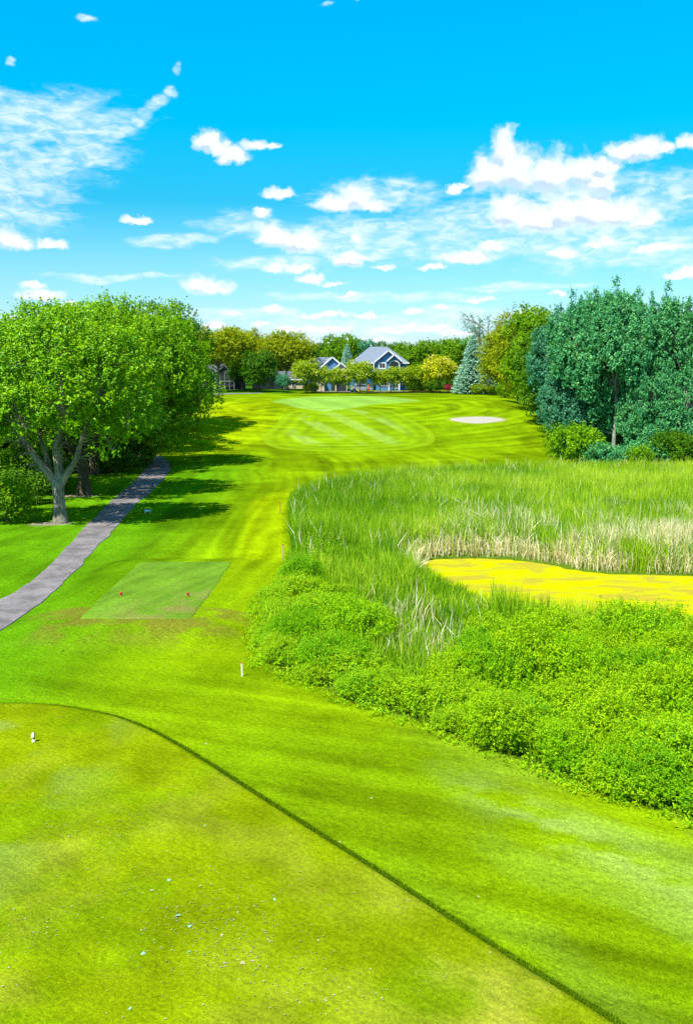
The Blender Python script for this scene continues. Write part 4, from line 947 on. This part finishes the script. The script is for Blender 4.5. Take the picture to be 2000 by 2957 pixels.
# leafy weeds along the mown edge
x, y, d = in_marsh(26000, (-9, 26, 18, 60), -0.25, None, 207); db = polyd(x, y, belt); u_, v_ = pxu(x, y)
m = (d > -2.6) & (u_ < 2150) & (y < 52) & (r.random(len(x)) < 0.95); x, y, d, db = x[m], y[m], d[m], db[m]
hgt = (0.2 + 1.0 * np.clip(-d / 1.3, 0, 1)) * r.uniform(0.5, 1.3, len(x)); per = 9
tt_ = r.random((len(x), per)); cx = x[:, None] + r.normal(0, 0.09, tt_.shape); cy = y[:, None] + r.normal(0, 0.09, tt_.shape); cz = T(x, y)[:, None] + hgt[:, None] * (0.15 + 0.85 * tt_)
pts = np.stack([cx, cy, cz], 2).reshape(-1, 3); ct = np.repeat(r.normal(0.55, 0.15, len(x)), per) + r.normal(0, 0.15, len(pts))
stuff_mesh('edge_weeds', [leaves(pts, 0.105, np.clip(ct, 0, 1), r, up=0.7, aspect=0.38)], M_weed, 'leafy lime green weeds along the mown edge of the marsh', 'weeds')
# tall grass fringe at the marsh foot and along the tee bank
parts = []
x, y, d = in_marsh(60000, (-9, 26, 18, 70), -0.35, None, 208); m = (d > -1.0) & (y < 66); x, y, d = x[m], y[m], d[m]; n = len(x)
parts.append(blades(x, y, T(x, y) - 0.01, r.uniform(0.08, 0.5, n) * (0.4 + np.clip(-d, 0, 1)), r.uniform(0.012, 0.022, n), np.abs(r.normal(0, 0.4, n)), np.clip(r.normal(0.75, 0.25, n), 0, 1), r))
e = densify(tee1[:-2], 0.02)[:-900] if False else resample(tee1[:-2], 26000)
tn_ = np.gradient(e, axis=0); tn_ /= np.hypot(*tn_.T)[:, None]; nrm = np.stack([-tn_[:, 1], tn_[:, 0]], 1)
off = 0.07 + 0.17 * r.random(len(e)) ** 1.5; e2 = e + nrm * off[:, None]; e2 = e2[(e2[:, 1] > 11)]; n = len(e2)
parts.append(blades(e2[:, 0], e2[:, 1], T(e2[:, 0], e2[:, 1]) - 0.01, r.uniform(0.03, 0.075, n), r.uniform(0.008, 0.014, n), np.abs(r.normal(0, 0.5, n)), np.clip(r.normal(0.3, 0.2, n), 0, 1), r))
stuff_mesh('grass_fringe', parts, M_grassblade, 'longer grass blades fringing the marsh edge and the tee bank', 'grass')

# ------------------------------------------------------------------ houses
M_blue = simple('siding_blue', (0.06, 0.17, 0.34), 0.7, 0.12, 2); M_trim = simple('trim_white', (0.55, 0.55, 0.56), 0.5, 0.04)
M_roof = simple('shingle_grey', (0.13, 0.155, 0.20), 0.9, 0.35, 5); M_cream = simple('wall_cream', (0.42, 0.36, 0.26), 0.8, 0.08)
M_darkw = simple('window_dark', (0.02, 0.025, 0.03), 0.15, 0.1, 3, 0.6); M_dk = simple('siding_darkgrey', (0.055, 0.06, 0.085), 0.8, 0.15); M_rgrey = simple('roof_darkgrey', (0.07, 0.075, 0.09), 0.9, 0.3, 4)
M_trimgrey = simple('trim_grey', (0.13, 0.14, 0.16), 0.7, 0.1); M_conc = simple('concrete_pale', (0.26, 0.25, 0.25), 0.9, 0.1, 2)  # grey trim is the dark house's white woodwork toned down
def gable_roof(t, x0, x1, y0, y1, ze, zr, over=0.35, axis='y', m_=M_roof, th=0.16, tm=None):
    """ridge along y (gable faces the camera) or along x"""
    if axis == 'y':
        xm = (x0 + x1) / 2; s = (zr - ze) / (xm - x0)
        MB().prism([(x0 - over, ze - over * s), (xm, zr), (x1 + over, ze - over * s), (x1 + over, ze - over * s + th), (xm, zr + th), (x0 - over, ze - over * s + th)], y0 - over, y1).build('roof', m_, t)
        r_ = [o for o in t.children][-1] if False else None
        for sx in (-1, 1):
            a = (xm, y0 - over - 0.04, zr + 0.02); b = ((x0 - over) if sx < 0 else (x1 + over), y0 - over - 0.04, ze - over * s + 0.02); MB().bar(a, b, 0.30, 0.08).build('barge_board', tm or M_trim, t)
    return
def hip_roof(t, x0, x1, y0, y1, ze, zr, rx0, rx1, over=0.45, m_=M_roof):
    x0 -= over; x1 += over; y0 -= over; y1 += over; ym = (y0 + y1) / 2
    v = [(x0, y0, ze), (x1, y0, ze), (x1, y1, ze), (x0, y1, ze), (rx0, ym, zr), (rx1, ym, zr), (x0, y0, ze - 0.15), (x1, y0, ze - 0.15), (x1, y1, ze - 0.15), (x0, y1, ze - 0.15)]
    MB().add(v, [(0, 1, 5, 4), (1, 2, 5), (2, 3, 4, 5), (3, 0, 4), (6, 9, 8, 7), (0, 6, 7, 1), (1, 7, 8, 2), (2, 8, 9, 3), (3, 9, 6, 0)]).build('roof', m_, t)
    MB().box(x0 - 0.03, x1 + 0.03, y0 - 0.08, y0 - 0.003, ze - 0.24, ze + 0.02).build('fascia', M_trim, t)
def window(t, x0, x1, y, z0, z1, mull=1, m_=M_darkw, fr=0.1):
    f = MB().box(x0, x1, y - 0.05, y + 0.06, z0, z0 + fr).box(x0, x1, y - 0.05, y + 0.06, z1 - fr, z1).box(x0, x0 + fr, y - 0.05, y + 0.06, z0 + fr, z1 - fr).box(x1 - fr, x1, y - 0.05, y + 0.06, z0 + fr, z1 - fr)
    for i in range(mull):
        xm = x0 + (x1 - x0) * (i + 1) / (mull + 1); f.box(xm - 0.03, xm + 0.03, y - 0.04, y + 0.05, z0 + fr, z1 - fr)
    o = f.build('window', M_trim, t); MB().box(x0 + fr, x1 - fr, y - 0.008, y + 0.03, z0 + fr, z1 - fr).build('pane', m_, o); return o
def X(u, y=205): return (u - U0) / F * (y * 1.0 + 0.5)
def Zp(v, y=205): return AT(1000, v, y).z
yh = 207.0
t = thing('blue_house', 'two storey blue house with grey hip roof and white trimmed gables', 'house', (0, 0, 0))
gz = 4.4; ze = Zp(1047, yh); zr = Zp(1001, yh + 5)
x0, x1 = X(1018, yh), X(1172, yh)
MB().box(x0, x1, yh, yh + 10, gz - 1, ze - 0.1).build('wall', M_blue, t)
hip_roof(t, x0, x1, yh, yh + 10, ze, zr, X(1068, yh), X(1118, yh))
# front bay with two gables
bx0, bx1, by = X(1084, yh), X(1152, yh), yh - 1.6
MB().prism([(bx0, gz - 1), (bx1, gz - 1), (bx1, Zp(1046, by)), ((bx0 + bx1) / 2, Zp(1015, by)), (bx0, Zp(1046, by))], by, yh + 3).build('front_wall', M_blue, t)
gable_roof(t, bx0, bx1, by, yh + 4, Zp(1041, by), Zp(1012, by), 0.45)
sx0, sx1, sy = X(1118, yh), X(1150, yh), yh - 2.8
MB().prism([(sx0, Zp(1040, sy)), (sx1, Zp(1040, sy)), ((sx0 + sx1) / 2, Zp(1027, sy))], sy, by - 0.01).build('gable_wall', M_blue, t)
gable_roof(t, sx0, sx1, sy, by - 0.01, Zp(1038.5, sy), Zp(1024, sy), 0.4)
# arch band
mbq = MB(); ca = ((sx0 + sx1) / 2); ra = (sx1 - sx0) / 2 * 0.92
pts_ = [(ca + ra * math.cos(a), Zp(1050, sy) + 0.62 * ra * math.sin(a)) for a in np.linspace(math.pi, 0, 13)]; pin = [(ca + (ra - 0.22) * math.cos(a), Zp(1050, sy) + (0.62 * ra - 0.2) * math.sin(a)) for a in np.linspace(0, math.pi, 13)]
for i in range(12):
    a, b = pts_[i], pts_[i + 1]; c2, d2 = pin[11 - i], pin[12 - i]; mbq.prism([a, b, c2, d2], sy - 0.06, sy + 0.12)
mbq.build('arch_trim', M_trim, t)
MB().prism([(sx0, Zp(1040, sy) - 0.01)] + [(p[0], p[1] + 0.01) for p in pts_] + [(sx1, Zp(1040, sy) - 0.01)], sy + 0.01, by - 0.02).build('arch_wall', M_blue, t)
for xx_ in (sx0 + 0.1, sx1 - 0.1): MB().box(xx_ - 0.11, xx_ + 0.11, sy, sy + 0.22, gz - 0.5, Zp(1050, sy)).build('column', M_trim, t)
window(t, X(1124, yh), X(1146, yh), by - 0.06, Zp(1064, by), Zp(1046, by), 2)
window(t, X(1090, yh), X(1112, yh), by - 0.06, Zp(1066, by), Zp(1046, by), 1, fr=0.25)
window(t, X(1025, yh), X(1050, yh), yh - 0.06, Zp(1066, yh), Zp(1050, yh), 1)
MB().box(X(1052, yh), bx0 - 0.02, yh - 1.5, yh, Zp(1072, yh), Zp(1070, yh)).build('porch_deck', M_trim, t)
for uq in (1062, 1078): MB().box(X(uq) - 0.1, X(uq) + 0.1, yh - 1.4, yh - 1.2, Zp(1072, yh), Zp(1049, yh)).build('column', M_trim, t)
MB().box(X(1056, yh), bx0 - 0.02, yh - 0.05, yh - 0.003, Zp(1068, yh), Zp(1051, yh)).build('porch_door', M_darkw, t)
MB().box(x0, bx0 - 0.05, yh - 2.2, yh - 0.01, Zp(1086, yh), Zp(1083, yh)).build('porch_roof', M_roof, t)
MB().box(x0 + 0.5, bx0 - 0.5, yh - 0.06, yh - 0.004, gz, Zp(1090, yh)).build('garage_entry', M_trim, t)
window(t, X(1094, yh), X(1125, yh), by - 0.06, Zp(1115, by), Zp(1085, by), 2)
window(t, X(1130, yh), X(1148, yh), by - 0.06, Zp(1122, by), Zp(1085, by), 1)
# garage wing
yg = 203.0
t = thing('garage_house', 'lower blue house with grey roof and small front gable, left of the taller house', 'house', (0, 0, 0))
gx0, gx1 = X(926, yg), X(994, yg)
MB().prism([(gx0, gz - 1), (gx1, gz - 1), (gx1, Zp(1063, yg)), ((gx0 + gx1) / 2, Zp(1033, yg)), (gx0, Zp(1063, yg))], yg, yg + 9).build('wall', M_blue, t)
gable_roof(t, gx0, gx1, yg, yg + 9, Zp(1062, yg), Zp(1031.5, yg), 0.35)
MB().add([(X(880), yg + 0.5, Zp(1062, yg)), (gx0 + 1.2, yg + 0.5, Zp(1062, yg)), ((gx0 + gx1) / 2 - 0.05, yg + 4.5, Zp(1032, yg + 4)), (X(900), yg + 4.5, Zp(1032, yg + 4)), (X(880), yg + 9, Zp(1062, yg)), (gx0 + 1.2, yg + 9, Zp(1062, yg))],
        [(0, 1, 2, 3), (3, 2, 5, 4), (0, 3, 4), (1, 5, 2), (0, 4, 5, 1)]).build('side_roof', M_roof, t)
MB().box(X(885), gx0 - 0.01, yg + 1.0, yg + 8.5, gz - 1, Zp(1063, yg)).build('side_wall', M_blue, t)
cx0, cx1 = X(968, yg), X(1002, yg)
MB().prism([(cx0, gz - 1), (cx1, gz - 1), (cx1, Zp(1064, yg)), ((cx0 + cx1) / 2, Zp(1051, yg)), (cx0, Zp(1064, yg))], yg - 2.5, yg - 0.02).build('porch_gable', M_cream, t)
gable_roof(t, cx0, cx1, yg - 2.5, yg - 0.03, Zp(1063, yg - 2), Zp(1048.5, yg - 2), 0.3)
MB().box(X(917), X(938), yg - 2.2, yg - 0.02, gz - 1, Zp(1095, yg)).build('cream_wall', M_cream, t)
MB().box(cx0 + 0.25, cx1 - 0.25, yg - 2.62, yg - 2.52, gz, Zp(1098, yg)).build('garage_entry', M_darkw, t)  # dark panel painted in place of the shadowy garage opening
MB().box(X(957), cx0 - 0.1, yg - 0.1, yg - 0.01, gz, Zp(1098, yg)).build('garage_entry', M_darkw, t)  # second dark panel for the shade inside the opening
MB().box(X(955), X(1012), yg - 3.2, yg - 2.65, Zp(1090, yg), Zp(1087, yg)).build('canopy', M_trim, t)
window(t, X(905), X(915), yg + 0.93, Zp(1110, yg), Zp(1088, yg), 1)
# dark house at the left
yd = 212.0
t = thing('dark_house', 'dark grey house in shade with screened porch behind the locust tree', 'house', (0, 0, 0))
hx0, hx1 = X(560, yd), X(700, yd)
MB().box(hx0, hx1, yd, yd + 9, gz - 1.5, Zp(1078, yd)).build('wall', M_dk, t)
hip_roof(t, hx0, hx1, yd, yd + 9, Zp(1076, yd), Zp(1050, yd), X(590, yd), X(665, yd), m_=M_rgrey)
px0, px1 = X(632, yd), X(684, yd)
MB().prism([(px0, Zp(1076, yd)), (px1, Zp(1076, yd)), ((px0 + px1) / 2, Zp(1056, yd))], yd - 3, yd - 0.5).build('porch_gable', M_dk, t)
gable_roof(t, px0, px1, yd - 3, yd + 1, Zp(1075, yd), Zp(1055, yd), 0.3, m_=M_rgrey, tm=M_trimgrey)
for i in range(5):
    xq = px0 + (px1 - px0) * i / 4; MB().box(xq - 0.07, xq + 0.07, yd - 3.0, yd - 2.85, gz - 1, Zp(1076, yd)).build('porch_post', M_trimgrey, t)
MB().box(px0, px1, yd - 3.05, yd - 3.0, Zp(1101, yd), Zp(1098, yd)).build('porch_rail', M_trimgrey, t)
for va, vb in ((1096, 1078), (1117, 1102)): MB().box(px0 + 0.1, px1 - 0.1, yd - 2.8, yd - 2.75, Zp(va, yd), Zp(vb, yd)).build('screen', M_darkw, t)
window(t, X(612), X(622), yd - 0.06, Zp(1097, yd), Zp(1083, yd), 1); window(t, X(592), X(606), yd - 0.06, Zp(1117, yd), Zp(1103, yd), 1)
MB().box(X(588), X(630), yd - 0.12, yd - 0.02, Zp(1101, yd), Zp(1098, yd)).build('trim_band', M_trimgrey, t)
# pale low house behind the dark trees
t = thing('pale_house', 'low pale house glimpsed under the dark round tree', 'house', (0, 0, 0)); yq = 216
MB().box(X(716), X(868), yq, yq + 8, gz - 1.5, Zp(1096, yq)).build('wall', M_cream, t); hip_roof(t, X(716), X(868), yq, yq + 8, Zp(1095, yq), Zp(1072, yq), X(750), X(830), m_=M_rgrey)
for ua in (722, 745, 770, 800, 835): window(t, X(ua), X(ua + 12), yq - 0.06, Zp(1118, yq), Zp(1103, yq), 1)
# white house glimpsed at the right edge
t = thing('white_house', 'white house corner glimpsed through the cottonwoods at the right edge', 'house', (0, 0, 0)); yq = 128
xa = X(1955, yq) * 1.0; MB().box(xa, xa + 9, yq, yq + 7, -1, 4.6).build('wall', M_trim, t); gable_roof(t, xa, xa + 9, yq, yq + 7, 4.5, 7.2, 0.4)
window(t, xa + 1.4, xa + 2.8, yq - 0.06, 1.2, 2.8, 1)
# driveway
me = MB().box(X(925), X(1180), 199.5, yg - 2.8, T1(0, 200) - 0.05, T1(0, 200) + 0.06).build('driveway', M_conc); tag(me, kind='structure')

# ------------------------------------------------------------------ garden things by the driveway
M_red = simple('paint_red', (0.42, 0.012, 0.01), 0.45, 0.1); M_yel = simple('plastic_yellow', (0.55, 0.40, 0.01), 0.4, 0.05); M_bl = simple('plastic_blue', (0.01, 0.14, 0.45), 0.4, 0.05); M_or = simple('plastic_orange', (0.5, 0.10, 0.01), 0.5, 0.05)
M_white = simple('paint_white', (0.72, 0.68, 0.52), 0.5, 0.06, 20); M_glass = simple('car_glass', (0.03, 0.05, 0.06), 0.1, 0.1, 3, 0.7); M_tyre = simple('rubber', (0.012, 0.012, 0.012), 0.9, 0.1); M_silver = simple('paint_silver', (0.22, 0.27, 0.30), 0.3, 0.05, 3, 0.6)
def gz_(x, y): return T1(x, y)
# parked car (side on)
xc = X(1042, 199); yc = 199.2; t = thing('parked_car', 'silver car parked on the driveway behind the flowering trees', 'car', (xc, yc, gz_(xc, yc) + 0.06))
prof = [(-2.2, 0.3), (2.2, 0.3), (2.25, 0.75), (1.5, 0.95), (0.95, 1.42), (-0.9, 1.46), (-1.6, 1.0), (-2.2, 0.85)]
MB().prism(prof, -0.85, 0.85).build('body', M_silver, t); MB().prism([(1.3, 0.96), (0.88, 1.34), (-0.82, 1.37), (-1.4, 0.98)], -0.862, 0.862).build('side_window', M_glass, t)
for wx in (-1.35, 1.4):
    for wy in (-0.87, 0.75): MB().tube([(wx, wy, 0.33), (wx, wy + 0.14, 0.33)], 0.33, 14).build('wheel', M_tyre, t)
# toy slide
xc = X(1016, 196.5); yc = 197; t = thing('toy_slide', 'blue and yellow plastic play slide beside the parked car', 'toy slide', (xc, yc, gz_(xc, yc)))
MB().prism([(0.5, 0.9), (0.7, 0.9), (1.5, 0.08), (1.3, 0.08)], -0.25, 0.25).build('chute', M_yel, t); MB().box(-0.4, 0.5, -0.4, 0.4, 0.85, 0.95).build('platform', M_yel, t)
for a in (-0.36, 0.44):
    for b in (-0.36, 0.36): MB().box(a - 0.05, a + 0.05, b - 0.05, b + 0.05, 0, 1.5).build('post', M_bl, t)
MB().prism([(-0.6, 1.5), (0.7, 1.5), (0.05, 2.0)], -0.5, 0.5).build('roof', M_bl, t)
# basketball hoop
xc = X(1064, 196); yc = 197; t = thing('basketball_hoop', 'portable hoop with round blue board and orange padded post', 'basketball hoop', (xc, yc, gz_(xc, yc)))
MB().tube([(0, 0, 0), (0, 0, 1.5)], 0.16, 10).build('post_pad', M_or, t); MB().tube([(0, 0, 1.5), (0, 0, 2.2)], 0.05, 8).build('pole', M_tyre, t); MB().tube([(0, -0.12, 2.2), (0, -0.06, 2.2)], 0.42, 18).build('backboard', M_bl, t)
MB().box(-0.4, 0.4, -0.3, 0.5, 0, 0.12).build('base', M_tyre, t)
# red garden bench/flowers by the spruce
xc, yc, _ = gpt(1292, 199); t = shrub(SF[0], (xc, yc, gz_(xc, yc)), 'small bush covered in red flowers left of the spruce', simple('petal_red', (0.35, 0.01, 0.05)), 0, 0.42, None, 'flowering bush', 'flowering_bush')

# ------------------------------------------------------------------ golf furniture
def stake(u, v, h, label, top=M_red, wd=0.055, lean=(0, 0), body=M_white, topf=0.07):
    g = HIT(u, v); t = thing('hazard_stake', label, 'stake', (g[0], g[1], T1(*g)), 0.3, 'hazard stakes on the grass'); t.rotation_euler = (lean[0], lean[1], 0.3)
    MB().box(-wd / 2, wd / 2, -wd / 2, wd / 2, -0.05, h * (1 - topf)).build('post', body, t); MB().prism([(-wd / 2 * 1.03, h * (1 - topf)), (wd / 2 * 1.03, h * (1 - topf)), (wd / 2 * 1.03, h * 0.985), (0, h), (-wd / 2 * 1.03, h * 0.985)], -wd / 2 * 1.03, wd / 2 * 1.03).build('painted_top', top, t)
stake(699, 1953, 0.47, 'white stake with dark red top beside the weeds, nearest the camera', wd=0.045, lean=(0.0, -0.02))
stake(817, 1618, 0.85, 'slim pinkish stake at the reed edge beyond the forward tee', wd=0.06, body=simple('paint_pink', (0.5, 0.28, 0.2), 0.6))
stake(809, 1483, 0.8, 'faint orange stake far along the reed edge', wd=0.06, body=simple('paint_orange', (0.42, 0.18, 0.03), 0.6))
stake(107, 1458, 0.75, 'white stake among the undergrowth left of the forked maple', M_white, 0.06)
def tee_marker(u, v, s, label, m_, cap=None, group=None, off=0.10):
    g = HIT(u, v); t = thing('tee_marker', label, 'tee marker', (g[0], g[1], T1(*g) + off), 0.6, group)
    MB().lathe([(0.075 * s, 0), (0.08 * s, 0.02 * s), (0.03 * s, 0.05 * s), (0.028 * s, 0.08 * s)], 12).build('foot', M_white if cap is None else m_, t, True)
    MB().lathe([(0.025 * s, 0.075 * s), (0.06 * s, 0.10 * s), (0.085 * s, 0.15 * s), (0.075 * s, 0.20 * s), (0.045 * s, 0.235 * s), (0.005, 0.245 * s)], 14).build('body', m_ if cap is None else cap, t, True)
G2 = 'red tee markers on the forward tee'
tee_marker(350, 1722, 0.68, 'bright red round tee marker on the left half of the forward tee', M_red, M_red, G2, 0.03)
tee_marker(543, 1724, 0.75, 'red and brown tee marker on the right half of the forward tee', M_red, simple('paint_maroon', (0.28, 0.03, 0.02)), G2, 0.03)
g = G(98, 2142, 0.1)   # duck-shaped tall marker on the near tee: sunlit side painted white, shaded side black
t = thing('tee_marker', 'tall tee marker on the near tee, sunlit side painted white and shaded side black', 'tee marker', (g[0], g[1], 0.10), 0.5)
MB().lathe([(0.05, 0), (0.052, 0.02), (0.03, 0.05), (0.022, 0.08)], 12).build('foot', M_white, t, True)
M_mbr = simple('wood_brown', (0.07, 0.03, 0.01), 0.6); MB().lathe([(0.02, 0.075), (0.035, 0.09), (0.035, 0.12), (0.03, 0.125)], 12).build('collar', M_mbr, t, True)
mbf = MB(); mbf.prism([(-0.05, 0.12), (0.0, 0.11), (0.035, 0.15), (0.045, 0.20), (0.03, 0.25), (0.01, 0.265), (-0.025, 0.235), (-0.05, 0.18)], -0.035, 0.0); o = mbf.build('lit_plate', M_white, t); o.rotation_euler = (0, 0, -0.9)
mbf = MB(); mbf.prism([(-0.05, 0.12), (0.0, 0.11), (0.035, 0.15), (0.045, 0.20), (0.03, 0.25), (0.01, 0.265), (-0.025, 0.235), (-0.05, 0.18)], 0.002, 0.03); o = mbf.build('shade_plate', simple('shade_black', (0.02, 0.022, 0.025), 0.5), t); o.rotation_euler = (0, 0, -0.9)
# small teal sign beside the path
g = HIT(427, 1483); t = thing('course_sign', 'small low teal and white sign in the grass right of the cart path', 'sign', (g[0], g[1], T1(*g)), 0.1)
MB().box(-0.24, 0.24, -0.02, 0.02, 0.12, 0.30).build('board', simple('paint_teal', (0.03, 0.32, 0.33), 0.4), t); MB().box(-0.2, 0.2, -0.026, -0.021, 0.17, 0.22).build('stripe', M_white, t)
for s_ in (-0.18, 0.18): MB().box(s_ - 0.015, s_ + 0.015, -0.015, 0.015, -0.05, 0.12).build('leg', M_white, t)
# white ball washer / bag near dark house lawn
g = HIT(618, 1136); t = thing('ball_washer', 'small leaning white ball washer at the far end of the cart path', 'ball washer', (g[0], g[1], T1(*g)), 0)
MB().tube([(0, 0, 0), (-0.12, 0, 0.75)], 0.06, 8).build('post', M_white, t); MB().tube([(-0.12, 0, 0.7), (-0.2, 0, 1.15)], [0.17, 0.14], 10).build('drum', M_white, t)
# pale fallen leaves on the near tee: the large ones one by one, the crumbs as stuff
r = np.random.default_rng(400)
M_lf = simple('leaf_pale', (0.20, 0.33, 0.22), 0.6, 0.2, 30); M_lf2 = simple('leaf_tan', (0.34, 0.29, 0.16), 0.6, 0.2, 30)
LF = [(488,2542,1.2,0),(514,2646,1.5,0),(548,2676,1.3,0),(414,2754,1.3,0),(347,2372,0.9,1),(544,2750,0.9,0),(200,2416,0.8,1),(438,2572,1.1,1),(592,2384,0.7,0),(163,2288,0.8,1),(700,2782,1.2,1),(730,2776,1.0,1),(642,2700,0.9,1),(376,2914,0.9,0),(650,2782,1.0,1),(793,2598,0.9,0),(595,2148,0.9,1),(1072,2305,0.8,1),(1200,3000,1,1),(1380,2590,0.8,1),(980,2432,0.8,1),(940,2890,1.0,1),(765,2690,0.8,1)]
lv = []
for q_ in range(3):
    a = np.linspace(0, 2 * math.pi, 11)[:-1]; rr = 0.045 * (1 + 0.35 * np.cos(a * 3 + q_)) * r.uniform(0.8, 1.2, 10)
    v = [(x_, y_, 0.012 + r.uniform(-0.006, 0.012)) for x_, y_ in zip(np.cos(a) * rr * 1.2, np.sin(a) * rr)] + [(0, 0, 0.02)]
    v += [(x_, y_, z_ - 0.003) for x_, y_, z_ in v]
    m_ = MB(); m_.add(v, [(10, i, (i + 1) % 10) for i in range(10)] + [(21, 11 + (i + 1) % 10, 11 + i) for i in range(10)] + [(i, 11 + i, 11 + (i + 1) % 10, (i + 1) % 10) for i in range(10)]); lv.append(m_.mesh('fallen_leaf'))
for i, (u, v, s, k) in enumerate(LF):
    if v > 2957: continue
    inside = polyd(np.array([G(u, v)[0]]), np.array([G(u, v)[1]]), tee1)[0] < 0
    g = G(u, v, 0.1 if inside else 0); me = lv[i % 3]
    if not me.materials: me.materials.append(M_lf)
    o = link('fallen_leaf', me); o.location = (g[0], g[1], (0.10 if inside else 0.0) + 0.004); o.rotation_euler = (r.uniform(-0.3, 0.3), r.uniform(-0.3, 0.3), r.uniform(0, 6)); o.scale = (s * 0.62,) * 3
    o.material_slots[0].link = 'OBJECT'; o.material_slots[0].material = M_lf2 if k else M_lf
    tag(o, ('tan' if k else 'pale green') + ' fallen leaf lying on the near turf', 'leaf', ('tan' if k else 'pale green') + ' leaves lying on the near turf')
pts = []
for (cu, cv, su, sv, n) in ((280, 2400, 90, 30, 26), (600, 2660, 110, 60, 60), (720, 2750, 120, 60, 50), (120, 2680, 80, 60, 22), (900, 2850, 120, 50, 30), (500, 2500, 200, 150, 40), (400, 2700, 250, 150, 40), (800, 2700, 350, 150, 60)):
    for _ in range(int(n * 2.6)):
        g = G(r.normal(cu, su), r.normal(cv, sv), 0.1)
        if polyd(g[:1], g[1:], tee1)[0] < -0.1: pts.append((g[0], g[1], 0.115))
pts = np.array(pts); V, Fq, tt = leaves(pts, 0.034, r.random(len(pts)), r, up=2.0, aspect=0.8)
o = link('leaf_litter', mesh_np('leaf_litter', V, Fq, {'tint': tt}), None, leaf_mat('litter', (0.12, 0.16, 0.06), (0.22, 0.24, 0.12), (0.36, 0.33, 0.2), 0.1, 0.02)); tag(o, 'tiny pale leaf crumbs and clippings scattered on the near tee', 'leaf litter', kind='stuff')
print('TRIS', sum(len(m.polygons) for m in bpy.data.meshes), len(bpy.data.objects))
